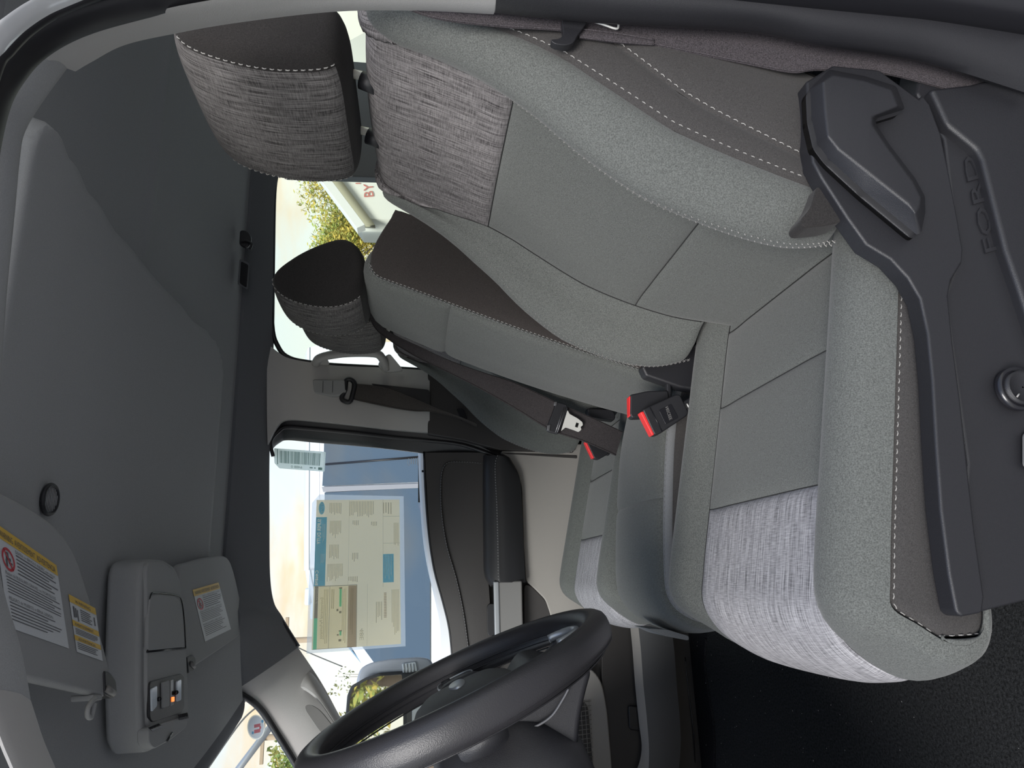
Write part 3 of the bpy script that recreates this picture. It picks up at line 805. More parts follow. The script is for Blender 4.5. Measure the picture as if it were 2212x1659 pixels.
    for dy in (-.07, .07):
        tube('headrest_post', [(.735, ys+dy, .93), (.752, ys+dy, 1.02)], .007, CHROME, hr, 10)
        tube('headrest_sleeve', [(.728, ys+dy, .962), (.738, ys+dy, .986)], .014, BLK, hr, 12)
    return e

DS = front_seat('vehicle_chair', -.43, 'grey cloth and tweed driver seat behind the steering wheel, plastic shield on its side', True)
PS = front_seat('vehicle_chair', .572, 'grey cloth and tweed passenger seat beside the closed door with the window sticker', False)

# ---- centre seat
SEC_M = [(0, 0, .012), (1, .08, .010), (2, .138, .003), (3, .158, -.006), (4, .167, -.026), (5, .170, -.075), (6, .168, -.15)]
PROF_M = [(0, .47, .340), (1, .40, .368), (2, .28, .402), (3, .13, .424), (4, .0, .436), (5, -.06, .432), (6, -.103, .406), (7, -.124, .36), (8, -.120, .30), (9, -.10, .25), (10, -.06, .22)]
def center_seat():
    yc = .078
    e = tag(empty('jump_chair', (.2, yc, 0)), 'narrow middle seat with plain grey cloth between the two bucket seats', 'seat')
    Q = cushion_surface(yc, PROF_M, SEC_M, .17, 0, .02, False)
    patch('cushion_rear_panel', Q, (-3, 3), (0, 2.95), 24, 26, FAB, e, .003, .002, .008, flip=False)
    patch('cushion_front_panel', Q, (-3, 3), (2.95, 10), 24, 40, FAB, e, .003, .0015, .008, flip=False)
    for sg in (-1, 1):
        patch('cushion_piping', Q, (3*sg, 3.9*sg), (0, 7.2), 8, 40, FABL, e, .002, .001, .005, flip=False)
        patch('cushion_side', Q, (3.9*sg, 6*sg), (0, 10), 12, 40, FABS, e, .003, .002, .008, flip=False)
        pts, nr = s_line(Q, lambda u, s=sg: (3.15*s, .4+6.6*u), 90, False); stitches('stitching', pts, nr, THREADD, e)
    prism('front_fascia', rnd(AYs([(1400, 1358), (1436, 1374), (1488, 1384), (1488, 1374), (1440, 1360)], -.02), .006), (0, .10, 0), FABL, e, .004)
    prism('seat_base', rnd([(.42, yc-.13, .05), (.42, yc-.13, .33), (-.03, yc-.13, .33), (-.03, yc-.13, .05)], .03), (0, .26, 0), BLK, e, .006)
    th = math.radians(20); bt = Vector((math.sin(th), 0, math.cos(th))); bn = Vector((-math.cos(th), 0, math.sin(th)))
    O = Vector((.370, yc, .36)); T1, R = .655, .05
    sec = [(0, 0, .010), (1, .08, .006), (2, .138, 0), (3, .156, -.010), (4, .165, -.035), (5, .168, -.09), (6, .160, -.155)]
    wt = [(-.1, .93), (0, .96), (.1, 1.0), (.35, 1.02), (.55, .98), (.66, .90), (.8, .84)]
    dt = [(-.1, .6), (0, .8), (.1, 1), (.55, 1), (.66, 1.0), (.74, .75), (.8, .6)]
    def S(k, t):
        sg = -1 if k < 0 else 1; y, n = spline(sec, abs(k)); w = lerp_s(wt, t)
        if n < 0: n *= lerp_s(dt, t)
        if t < 0: p = O+bt*t*.6-bn*(t*t*8); nv = bn
        elif t <= T1: p = O+bt*t; nv = bn
        else:
            a = (t-T1)/R; p = O+bt*T1+(bt*math.sin(a)-bn*(1-math.cos(a)))*R; nv = bn*math.cos(a)+bt*math.sin(a)
        return p+XAX*(sg*y*w)+nv*(n+.012*math.sin(min(1, max(0, t/.66))*math.pi))
    patch('backrest_upper_panel', S, (-3, 3), (.503, .79), 26, 26, FAB, e, .005, .004, .010, flip=True)
    patch('backrest_lower_panel', S, (-3, 3), (-.09, .503), 26, 36, FAB, e, .005, .004, .010, flip=True)
    for sg in (-1, 1):
        def SS(u, t, s=sg):
            p = S(3*s, t); th_ = min(max(t, -.02), T1+.028)
            q = O+bt*th_-bn*.165+XAX*(s*.150)
            g = abs(u); return p.lerp(q, g)+XAX*(s*.010*math.sin(math.pi*min(1, g*1.2)**.6))
        patch('backrest_side', SS, (0, 1), (-.09, .79), 18, 46, mat('seat_fabric_brown', (.040, .035, .033), .95, vary=.3, vscale=800, bump=.2, bscale=900, spec=.15, sheen=.1), e, .003, .002, .008, flip=(sg > 0), free=('a1', 'b0', 'b1'))
        for kk in (2.93, 3.10):
            pts, nr = s_line(S, lambda u, s=sg, q=kk: (q*s, .02+.70*u), 90, True); stitches('stitching', pts, nr, THREAD if kk > 3 else THREADD, e, .005, .004, .0008)
    vs = []
    for i in range(11):
        q = O+bt*(-.02+(T1+.048)*i/10)-bn*.165; vs += [q-XAX*.150, q+XAX*.150]
    vs += [S(-3, .79), S(3, .79)]
    mk('backrest_rear_shell', vs, [(2*i, 2*i+1, 2*i+3, 2*i+2) for i in range(11)], FABD, e)
    hr = empty('headrest', (.62, yc, 1.0)); put(hr, e); hr.location = Vector((.62, yc, 1.0))-e.location
    pr = [(.578, 1.022), (.556, 1.06), (.552, 1.11), (.565, 1.165), (.590, 1.200), (.622, 1.206), (.665, 1.168), (.70, 1.11), (.716, 1.06), (.70, 1.028), (.665, 1.012), (.62, 1.010)]
    pillow('headrest_front', 'headrest_side', pr, yc+.005, .122, (TWD, FABD), hr, .72, (0, 5), 6)
    for dy in (-.05, .05):
        tube('headrest_post', [(.62, yc+dy, .95), (.635, yc+dy, 1.03)], .006, CHROME, hr, 10)
    return e
CS = center_seat()

# ---- side shield of the driver seat : parts of the driver seat
def shield():
    Y0 = -.735
    top = [(1742, 175), (1748, 300), (1756, 350), (1775, 385), (1830, 470), (1872, 528), (1925, 560), (1962, 600), (1988, 645), (2004, 720), (2014, 820), (2022, 960), (2032, 1100), (2050, 1240), (2066, 1322), (2078, 1333)]
    crest = [(2124, 1324), (2128, 1290), (2108, 1150), (2092, 1010), (2077, 870), (2060, 740), (2050, 640), (2056, 606), (2080, 566), (2082, 540), (2070, 470), (2055, 390), (2034, 290), (2010, 225), (1994, 204)]
    body = AYs(top+crest+[(1985, 212), (1900, 150), (1800, 140)], Y0-.018)
    o = prism('side_shield', body, (0, .025, 0), BLK, DS, .009, 4, 30)
    low = [(2070, 1322), (2090, 1000), (2040, 640), (2070, 560), (2040, 300), (1980, 200), (2000, 100), (2330, 60), (2330, 1270), (2130, 1320)]
    prism('side_shield_lower', AYs(low, Y0), (0, .05, 0), BLK, DS, .004)
    rid = [(2046, 268), (2110, 320), (2122, 345), (2150, 455), (2172, 540), (2200, 620), (2240, 740), (2330, 900), (2330, 120), (2100, 180), (2010, 190)]
    prism('side_shield_ridge', AYs(rid, Y0-.014), (0, .03, 0), BLK, DS, .006, 4, 30)
    # recliner handle sitting proud of the shield
    hd_ = [(1750, 191), (1753, 255), (1766, 311), (1791, 344), (1866, 413), (1980, 507), (1990, 503), (1999, 458), (1998, 424), (1977, 385), (1922, 313), (1891, 266), (1893, 255), (1955, 236), (1936, 186), (1866, 164), (1791, 150)]
    h = prism('recliner_handle', rnd(AYs(hd_, Y0-.034), .006, 3), (0, .02, 0), BLK, DS, .0)
    ins = [(1778, 175), (1783, 240), (1788, 293), (1812, 322), (1872, 368), (1960, 438), (1976, 462), (1986, 448), (1990, 428), (1972, 392), (1918, 320), (1884, 270), (1884, 252), (1940, 230), (1926, 194), (1866, 174), (1800, 162)]
    A = AYs(hd_, Y0-.034); B = AYs(ins, Y0-.052)
    n = len(A); vs = A+B; fs = [(i, (i+1) % n, (i+1) % n+n, i+n) for i in range(n)]+[tuple(range(n, 2*n))]
    f = mk('recliner_face', vs, fs, BLK, h, True)
    md = f.modifiers.new('bevel', 'BEVEL'); md.width = .004; md.segments = 3; md.limit_method = 'ANGLE'; md.angle_limit = math.radians(20)
    # embossed lettering
    Q = bilin([(2126, 548), (2076, 343), (2100, 336), (2152, 541)], lambda x, y: AY(x, y, Y0-.0005))
    print_text('embossed_lettering', 'FORD', Q, 0, 1, 1, 1.0, BLK, DS, depth=(0, -.002, 0))
    # lumbar knob
    c = AY(2192, 842, Y0-.004)
    def disc(nm, r0, r1, y0, y1, m, par):
        rings = []
        for (r, yy) in ((r0, y0), (r0, y1), (r1, y1-.003), (.001, y1-.003)):
            rings.append([Vector((c.x+r*math.cos(a), c.y-yy, c.z+r*math.sin(a))) for a in [2*math.pi*i/40 for i in range(40)]])
        return loft(nm, rings, m, par, cap=False)
    k = disc('lumbar_knob', .025, .021, 0, .010, BLKG, DS)
    disc('knob_cap', .019, .016, .004, .014, BLK, k)
    for a in (2.35, 3.9):
        p = c+Vector((.0165*math.cos(a), -.0125, .0165*math.sin(a))); q = c+Vector((.0115*math.cos(a), -.0125, .0115*math.sin(a)))
        tube('knob_mark', [p, q], .0010, THREAD, k, 6)
    prism('power_switch', rnd(AYs([(2206, 935), (2206, 1010), (2240, 1015), (2240, 930)], Y0-.004), .006), (0, -.008, 0), PULL, DS, .002)
    # dark gap piece under the bolster end
    prism('bolster_end_cap', rnd(AYs([(1766, 398), (1800, 432), (1822, 478), (1790, 486), (1735, 492), (1728, 476), (1752, 448)], -.742), .008), (0, .03, 0), FABD, DS, .004)
    # tilt hinge at the inner side
    prism('inner_hinge', AYs([(1385, 790), (1395, 812), (1470, 838), (1530, 846), (1560, 790), (1540, 745), (1500, 742), (1440, 765)], -.13), (0, .03, 0), BLK, DS, .006)
    prism('inner_hinge_trim', AYs([(1502, 745), (1514, 738), (1548, 790), (1538, 796)], -.136), (0, .02, 0), STEELD, DS, .003)
shield()

# ================================================================== STEERING WHEEL
def steering():
    ph = math.radians(22); c = Vector((-.14, -.455, .848)); R = .195
    w = Vector((-math.sin(ph), 0, math.cos(ph))); ax = Vector((math.cos(ph), 0, math.sin(ph)))   # up in the rim plane, towards the driver
    y = Vector((0, 1, 0))
    e = tag(empty('steering_wheel', c), 'black leather-rimmed steering wheel cut by the bottom edge of the picture', 'steering wheel')
    P = lambda r, a, h=0: c+w*(r*math.cos(a))+y*(r*math.sin(a))+ax*h          # a=0 at the top, pi at the bottom
    n, m = 120, 18; vs, fs = [], []
    for i in range(n):
        a = 2*math.pi*i/n
        grip = .0015*math.cos(2*(a-math.pi/2))
        th = .021+grip
        d = w*math.cos(a)+y*math.sin(a)
        for j in range(m):
            b = 2*math.pi*j/m
            flat = 1-.06*math.cos(4*b)
            vs.append(c+d*(R+.0175*math.cos(b)*flat)+ax*(th*math.sin(b)))
    for i in range(n):
        for j in range(m):
            k, l = (i+1) % n, (j+1) % m; fs.append((i*m+j, k*m+j, k*m+l, i*m+l))
    rim = mk('rim', vs, fs, LEA, e)
    tube('rim_seam', [P(R, 2*math.pi*i/90, -.0232) for i in range(90)], .0012, BLK, rim, 5, True)
    tube('rim_seam', [P(R-.0188, 2*math.pi*i/90, -.002) for i in range(90)], .0010, BLK, rim, 5, True)
    for bb, thk in ((-.75, 1), (math.pi+.5, 1)):
        tube('rim_seam', [P(R+.0177*math.cos(bb), 2*math.pi*i/90, .0213*math.sin(bb)) for i in range(90)], .0009, BLK, rim, 5, True)
    # hub
    rings = []
    for (s, h) in ((.0, .006), (.35, .006), (.62, .003), (.82, -.005), (.94, -.016), (1.0, -.030), (.9, -.042), (.5, -.05)):
        ring = []
        for i in range(48):
            a = 2*math.pi*i/48
            ca, sa = math.cos(a), math.sin(a)
            rx = .084*math.copysign(abs(sa)**.7, sa); rz = (.075 if ca > 0 else .082)*math.copysign(abs(ca)**.75, ca)
            ring.append(c+y*(rx*max(s, .01))+w*(rz*max(s, .01))+ax*(h-.006*0))
        rings.append(ring)
    loft('airbag_cover', rings, HUBM, e, cap=False)
    # badge
    loft('hub_badge', [[c+y*(r*.026*math.sin(a))+w*(r*.011*math.cos(a))+ax*h for a in [2*math.pi*i/32 for i in range(32)]] for r, h in ((1, .004), (1, .008), (.9, .009), (.01, .0092))], SILV, e, cap=False)
    # side spokes, with the switch pads
    for sg in (-1, 1):
        rings = []
        for q in range(8):
            u = q/7; rr = .075+(R-.012-.075)*u; hh = .034-.010*u+.004*math.sin(u*3); th = .020-.006*u; wd = .038-.010*u
            cc = c+y*(sg*rr)+w*(-.004)+ax*(hh-.052)
            rings.append([cc+w*(wd*math.copysign(abs(math.cos(a))**.7, math.cos(a)))+ax*(th*math.copysign(abs(math.sin(a))**.7, math.sin(a))) for a in [2*math.pi*i/20 for i in range(20)]])
        loft('spoke', rings, BLK, e)
        pad = []
        for i in range(28):
            a = 2*math.pi*i/28; pad.append(c+y*(sg*(.122+.034*math.copysign(abs(math.cos(a))**.6, math.cos(a))))+w*(.0+.027*math.copysign(abs(math.sin(a))**.6, math.sin(a)))+ax*(-.010))
        b = prism('switch_pad', pad, ax*.006, BLKG, e, .002)
        tube('switch_bezel', [p_+ax*.006 for p_ in pad], .0012, SILV, b, 6, True)
        for k in range(3):
            q = c+y*(sg*(.112+.018*k))+w*(.014)+ax*(-.007); tube('switch_key', [q, q+ax*.005], .007, BLK, b, 12)
        q = c+y*(sg*.128)+w*(-.010)+ax*-.009
        tube('switch_dial', [q, q+ax*.005], .012, SILV, b, 20)
    # bottom spoke pair with silver inlay
    for sg in (-1, 1):
        pts = [c+y*(sg*.040)-w*.05-ax*.045, c+y*(sg*.048)-w*.11-ax*.032, c+y*(sg*.060)-w*.160-ax*.014, c+y*(sg*.070)-w*.184-ax*.004]
        tube('lower_spoke', smooth_path(pts, 5), .012, LEA, e, 10)
    inl = [c+y*(.025+.035*math.cos(a))-w*(.140+.036*math.sin(a))+ax*-.002 for a in [math.pi*i/24 for i in range(25)]]
    tube('spoke_inlay', inl, .006, SILV, e, 8)
    prism('spoke_web', rnd([c+y*a-w*b-ax*.034 for a, b in ((-.045, .07), (.045, .07), (.055, .165), (-.055, .165))], .02), ax*.008, LEA, e, .003)
    # column cover : its own thing
    col = tag(empty('steering_column', (-.3, -.455, .7)), 'dark plastic steering column cover under the wheel hub', 'steering column')
    rings = []
    for (q, hw_, top, bot) in ((-.035, .060, .040, -.055), (-.06, .085, .060, -.090), (-.10, .100, .070, -.120), (-.17, .105, .075, -.125), (-.28, .110, .078, -.120), (-.40, .115, .08, -.10)):
        cc = c+ax*q*1.0+Vector((q*.10, 0, 0)); ring = []
        for i in range(36):
            a = 2*math.pi*i/36; ca, sa = math.cos(a), math.sin(a)
            yy = hw_*math.copysign(abs(ca)**.55, ca); zz = (top if sa > 0 else -bot)*math.copysign(abs(sa)**.55, sa)
            ring.append(cc+y*yy+w*zz)
        rings.append(ring)
    loft('column_cover', rings, BLK, col)
    prism('column_skirt', rnd(AYs([(1150, 1420), (1225, 1432), (1284, 1440), (1268, 1492), (1253, 1565), (1249, 1690), (1100, 1720), (1060, 1600), (1090, 1530)], -.52), .02), (0, .13, 0), BLK, col, .02, 4)
    sm = smooth_path(AYs([(1075, 1600), (1120, 1582), (1160, 1568), (1192, 1546), (1215, 1512), (1228, 1488)], -.526), 6)
    tube('column_seam', sm, .0016, STEELD, col, 6)
    # stalk on the far side
    tube('turn_stalk', [c+ax*-.07+y*.10, c+ax*-.06+y*.17+w*.02, c+ax*-.055+y*.20+w*.025], [.009, .011, .009], BLK, col, 10)
    return e
steering()

# ================================================================== ROOF FITTINGS
def vis_plane0(px, py, dz=0.0):
    n = Vector((-.10, -.0, 1)).normalized()
    return on_plane(px, py, Vector((0, 0, 1.372+dz)), n)
def visor(name, outline, label, labels, pivot, arm, up=0.0):
    vis_plane = lambda x, y, dz=0.0: vis_plane0(x, y, dz+up)
    o0 = sum((vis_plane(*p) for p in outline), Vector())/len(outline)
    e = tag(empty(name, o0), label, 'sun visor', 'sun visors')
    b = prism('visor_board', rnd([vis_plane(*p) for p in outline], .035, 6), (0, 0, .018), VIS, e, .007, 4)
    # pivot bracket
    c = vis_plane(*pivot)
    prism('pivot_bracket', rnd([vis_plane(p[0], p[1], -.003) for p in arm], .008), (0, 0, .028), BLK, e, .003)
    tube('pivot_rod', [c+Vector((.004, -.012, -.004)), c+Vector((-.006, .012, -.004))], .005, PULL, e, 10)
    for (corn, kind) in labels:
        Q = bilin(corn, lambda x, y: vis_plane(x, y, -.0008)); Q2 = bilin(corn, lambda x, y: vis_plane(x, y, -.0012)); Q3 = bilin(corn, lambda x, y: vis_plane(x, y, -.0016))
        lb = mk('warning_label', [Q(0, 0), Q(1, 0), Q(1, 1), Q(0, 1)], [(0, 1, 2, 3)], PAPERW, e, False)
        if kind == 'big':
            quads('label_header', [(0, 0, 1, .13)], Q2, YEL, lb)
            print_text('label_text', 'WARNING  AVERTISSEMENT  ADVERTENCIA', Q3, .06, .105, .97, .065, INK, lb)
            rows = para_lines(.30, .98, .20, .42, 6, .34, .35)+para_lines(.08, .97, .48, .66, 6, .32, .3)+para_lines(.08, .96, .73, .93, 6, .32, .35)
            quads('label_print', rows, Q2, INK, lb)
            print_text('label_text', 'DEATH or SERIOUS INJURY can occur.', Q3, .30, .185, .95, .032, INK, lb)
            print_text('label_text', 'Risque de BLESSURES GRAVES ou MORTELLES', Q3, .08, .462, .90, .034, INK, lb)
            print_text('label_text', 'PELIGRO de MUERTE o SERIA LESION', Q3, .08, .712, .80, .034, INK, lb)
            ring = []
            vs, fs = [], []
            for i in range(28):
                a = 2*math.pi*i/28
                for r in (.78, 1.0): vs.append(Q3(.16+.105*r*math.cos(a), .30+.115*r*math.sin(a)))
            for i in range(28):
                k = (i+1) % 28; fs.append((2*i, 2*i+1, 2*k+1, 2*k))
            vs += [Q3(.09, .22), Q3(.105, .205), Q3(.23, .385), Q3(.215, .40)]; fs.append((56, 57, 58, 59))
            mk('prohibition_ring', vs, fs, mat('label_red', (.55, .03, .05), .5), lb, False)
            quads('label_pictogram', [(.13, .23, .17, .28), (.12, .28, .20, .31), (.11, .31, .14, .38), (.16, .32, .22, .34)], Q2, INK, lb)
        else:
            quads('label_header', [(0, 0, 1, .13), (0, .44, 1, .54), (0, .70, 1, .79)], Q2, YEL, lb)
            print_text('label_text', 'WARNING', Q3, .22, .10, .80, .055, INK, lb)
            print_text('label_text', 'AVERTISSEMENT', Q3, .08, .52, .80, .05, INK, lb)
            print_text('label_text', 'ADVERTENCIA', Q3, .14, .775, .80, .05, INK, lb)
            quads('label_print', para_lines(.38, .80, .18, .40, 6, .45, .2)+para_lines(.08, .95, .57, .68, 4, .45, .2)+para_lines(.08, .9, .82, .95, 4, .45, .25), Q2, INK, lb)
            quads('label_pictogram', [(.10, .18, .16, .38), (.18, .20, .22, .36), (.24, .22, .28, .42), (.88, .2, .92, .36)], Q2, INK, lb)
    return e
visor('sun_visor', [(-60, 1030), (60, 1092), (120, 1132), (162, 1185), (186, 1260), (216, 1360), (238, 1440), (246, 1490), (232, 1508), (200, 1500), (110, 1480), (-60, 1440)],
      'grey sun visor carrying two warning labels above the steering wheel', [([(-12, 1128), (122, 1221), (149, 1401), (19, 1355)], 'big'), ([(148, 1283), (206, 1314), (222, 1428), (166, 1408)], 'small')],
      (232, 1492), [(226, 1448), (240, 1452), (252, 1470), (254, 1500), (246, 1510), (228, 1500)])
visor('sun_visor', [(384, 1222), (440, 1206), (482, 1199), (496, 1206), (507, 1240), (524, 1318), (530, 1340), (529, 1362), (518, 1374), (470, 1408), (404, 1452), (396, 1440)],
      'grey sun visor carrying a single warning label beyond the roof console', [([(416, 1274), (472, 1258), (499, 1359), (443, 1386)], 'big')],
      (412, 1436), [(404, 1420), (418, 1414), (424, 1424), (422, 1446), (408, 1456)], .032)
vis_plane = vis_plane0
# visor clip
cl = AYs([(186, 1508), (200, 1502), (203, 1545), (192, 1552)], 0)
clp = tag(empty('visor_clip', vis_plane(195, 1530)), 'small looped plastic visor clip hanging below the larger visor corner', 'clip')
ctr = smooth_path([vis_plane(*p, -.01) for p in ((206, 1508), (198, 1516), (190, 1530), (189, 1546), (196, 1550), (200, 1538), (204, 1520))], 5)
tube('clip_loop', ctr, .0035, CONS, clp, 8)
prism('clip_foot', rnd([vis_plane(*p, .0) for p in ((200, 1500), (222, 1500), (222, 1512), (200, 1514))], .004), (0, 0, .03), CONS, clp, .002)

def con_pl(px, py, dz=0.0):
    return on_plane(px, py, Vector((0, 0, 1.392+dz)), Vector((-.07, 0, 1)).normalized())
def console():
    ol = [(312, 1214), (330, 1207), (360, 1210), (380, 1224), (391, 1252), (399, 1320), (404, 1400), (408, 1480), (409, 1545), (402, 1572), (370, 1598), (330, 1622), (318, 1626), (306, 1600), (302, 1500), (302, 1400), (304, 1300), (306, 1240)]
    c0 = sum((con_pl(*p) for p in ol), Vector())/len(ol)
    e = tag(empty('overhead_console', c0), 'long grey plastic console with map lamps fixed to the roof between the visors', 'console')
    prism('console_body', rnd([con_pl(*p) for p in ol], .012, 4), (0, 0, .06), CONS, e, .010, 4)
    face = [(322, 1214), (352, 1214), (372, 1228), (384, 1256), (392, 1330), (398, 1420), (402, 1530), (396, 1552), (322, 1578), (318, 1480), (318, 1380), (318, 1290), (317, 1230)]
    prism('console_face', rnd([con_pl(p[0], p[1], -.006) for p in face], .012, 4), (0, 0, .01), CONS, e, .003)
    door = [(326, 1288), (340, 1283), (380, 1288), (390, 1298), (396, 1340), (399, 1398), (320, 1406), (321, 1340)]
    prism('glasses_compartment', rnd([con_pl(p[0], p[1], -.009) for p in door], .010, 4), (0, 0, .008), CONS, e, .0025)
    gap = smooth_path([con_pl(p[0], p[1], -.0066) for p in ((319, 1408), (320, 1340), (325, 1287), (340, 1281), (381, 1286), (392, 1297), (398, 1340), (401, 1399))], 5)
    tube('compartment_gap', gap, .0014, BLKG, e, 6)
    tube('compartment_gap', [con_pl(p[0], p[1], -.0066) for p in ((318, 1408), (401, 1400))], .0018, BLKG, e, 6)
    pan = [(326, 1472), (392, 1455), (398, 1462), (398, 1528), (392, 1540), (330, 1560), (324, 1552), (323, 1480)]
    pn = prism('lamp_panel', rnd([con_pl(p[0], p[1], -.009) for p in pan], .008, 4), (0, 0, .006), BLK, e, .002)
    for q in ([(328, 1488), (340, 1481), (340, 1525), (329, 1538)], [(383, 1472), (392, 1467), (392, 1512), (383, 1516)]):
        prism('map_lamp_lens', rnd([con_pl(p[0], p[1], -.012) for p in q], .004, 3), (0, 0, .004), LENS, pn, .001)
    prism('rocker_switch', rnd([con_pl(p[0], p[1], -.0125) for p in ((352, 1474), (367, 1470), (367, 1524), (353, 1530))], .003, 3), (0, 0, .004), CONS, pn, .001)
    prism('switch_slot', [con_pl(p[0], p[1], -.0095) for p in ((368, 1470), (375, 1468), (375, 1522), (368, 1525))], (0, 0, .002), BLKG, pn, 0)
    prism('switch_lamp', [con_pl(p[0], p[1], -.012) for p in ((373, 1506), (377, 1505), (377, 1515), (373, 1516))], (0, 0, .003), ORNG, pn, 0)
    for (x, y) in ((344, 1510), (381, 1496)):
        tube('lamp_button', [con_pl(x, y, -.010), con_pl(x, y, -.013)], .004, BLKG, pn, 12)
    nose = [(322, 1572), (398, 1548), (408, 1552), (402, 1572), (370, 1598), (334, 1618), (322, 1606)]
    prism('console_nose', rnd([con_pl(p[0], p[1], -.013) for p in nose], .01, 4), (0, 0, .02), CONS, e, .009, 4)
    for k in range(9):
        t = k/8
        tube('vent_rib', [con_pl(322+20*t, 1568+4-8*t, -.0135), con_pl(330+20*t, 1574+4-8*t, -.0135)], .0012, BLKG, e, 5)
        tube('vent_rib', [con_pl(386+18*t, 1544-4*t, -.0135), con_pl(388+18*t, 1555-4*t, -.0135)], .0012, BLKG, e, 5)
    tube('mic_slot', [con_pl(361, 1600, -.014), con_pl(366, 1592, -.014), con_pl(372, 1583, -.014)], .002, BLKG, e, 6)
console()

# round roof speaker grille
gc = AZ(105, 1079, ceil_z(.13, -.33)-.002)
rs = tag(empty('roof_grille', gc), 'small round black grille set in the headliner beside the larger visor', 'grille')
def flat_ring(nm, c, r0, r1, z, m, par, n=32):
    vs, fs = [], []
    for i in range(n):
        a = 2*math.pi*i/n
        for r in (r0, r1): vs.append(c+Vector((r*math.cos(a)*.95, r*math.sin(a), z)))
    for i in range(n):
        k = (i+1) % n; fs.append((2*i, 2*i+1, 2*k+1, 2*k))
    return mk(nm, vs, fs, m, par)
tube('grille_rim', [gc+Vector((.021*math.cos(a), .021*math.sin(a), -.002)) for a in [2*math.pi*i/36 for i in range(36)]], .0035, BLK, rs, 8, True)
flat_ring('grille_back', gc, .0005, .021, -.001, BLKG, rs)
for k in range(-4, 5):
    h = math.sqrt(.0185**2-(k*.0042)**2)
    tube('grille_bar', [gc+Vector((-h, k*.0042, -.003)), gc+Vector((h, k*.0042, -.003))], .0009, CONS, rs, 5)

# coat hook and rear roof vent on the far rail
def roof_y(px, py):
    Y = .2
    while Y < .80:
        q = AY(px, py, Y)
        if q.z > ceil_z(min(q.x, .65), Y)+island(q.x, Y)-.006: break
        Y += .004
    return Y
HY, VY = roof_y(520, 500)-.004, roof_y(516, 592)-.004
hk = AY(528, 518, HY)
ch = tag(empty('coat_hook', hk), 'dark folding coat hook on the roof rail beside the rear window', 'hook')
prism('hook_base', rnd(AYs([(520, 500), (536, 502), (544, 512), (544, 528), (534, 540), (518, 532)], HY), .01), (0, -.012, 0), BLK, ch, .004)
tube('hook_arm', smooth_path(AYs([(520, 520), (532, 520), (543, 527), (540, 538)], HY-.018), 5), .004, BLK, ch, 8)
vt = tag(empty('rail_vent', AY(525, 592, VY)), 'small dark rectangular slot in the roof rail ahead of the coat hook', 'vent')
prism('vent_frame', rnd(AYs([(518, 560), (540, 570), (536, 626), (514, 616)], VY), .008), (0, -.006, 0), HEADD, vt, .003)
prism('vent_slot', rnd(AYs([(521, 565), (537, 573), (533, 622), (518, 612)], VY-.007), .006), (0, -.003, 0), BLKG, vt, .001)

# rear grab handle on the far B pillar
gh = tag(empty('grab_handle', AY(760, 770, .85)), 'curved grey grab handle on the far pillar beside the passenger headrest', 'handle')
tube('handle_bar', smooth_path([AY(*p) for p in ((682, 785, .84), (690, 774, .80), (720, 766, .785), (770, 762, .785), (812, 764, .79), (826, 775, .82), (834, 796, .87))], 6), [.014]*37, GREY, gh, 10)
prism('handle_foot', rnd([AY(*p) for p in ((816, 790, .872), (826, 776, .85), (842, 766, .84), (872, 802, .885), (850, 806, .885), (828, 806, .88))], .01), (0, -.015, 0), GREY, gh, .005)
prism('handle_foot', rnd([AY(*p) for p in ((670, 788, .845), (686, 770, .83), (710, 778, .83), (712, 792, .85))], .01), (0, -.015, 0), GREY, gh, .005)

# ================================================================== BELTS AND BUCKLES
def web_strip(name, eA, eB, parent, m=WEB, thick=.0016, nd=(0, -1, 0)):
    o = strip(name, eA, eB, m, parent, thick, 8, nd, .0015, 6)
    a, b = smooth_path(eA, 8), smooth_path(eB, 8)
    for q in (.04, .96):
        tube('webbing_edge', [p.lerp(r, q)+Vector(nd)*.0012 for p, r in zip(a, b)], .0011, m, o, 5)
    return o
# driver belt hanging along the near pillar
be = tag(empty('driver_seat_belt', AY(1240, 60, -.74)), 'dark woven seat belt with latch hanging along the near door pillar', 'seat belt')
YB = -.735
a_ = [(860, -12), (950, -4), (1080, 2), (1210, 14), (1330, 22), (1480, 45), (1620, 60), (1720, 80), (1800, 92), (1920, 112), (2060, 150), (2230, 205)]
b_ = [(865, 14), (950, 42), (1080, 58), (1205, 66), (1330, 82), (1480, 112), (1620, 140), (1712, 157), (1770, 152), (1900, 158), (2060, 198), (2230, 255)]
WEBN = mat('webbing_mauve', (.055, .047, .052), .8, vary=.6, vscale=700, bump=.5, bscale=900)
web_strip('webbing', AYs(a_, YB), AYs(b_, YB-.002), be, WEBN, nd=(-.2, -.97, 0))
web_strip('webbing', AYs([(1245, 62), (1330, 72), (1412, 86)], YB-.004), AYs([(1252, 82), (1330, 92), (1412, 98)], YB-.004), be, WEBN, nd=(-.2, -.97, 0))
lt = prism('latch_plate', rnd(AYs([(1213, 40), (1262, 34), (1270, 46), (1246, 78), (1240, 92), (1222, 98), (1196, 94), (1188, 84), (1208, 84), (1218, 74)], YB-.012), .006), (0, .010, 0), BLK, be, .003)
tube('latch_wire', smooth_path(AYs([(1258, 46), (1270, 44), (1300, 52), (1330, 62), (1336, 56), (1334, 44)], YB-.010), 4), .0014, CHROME, lt, 8)

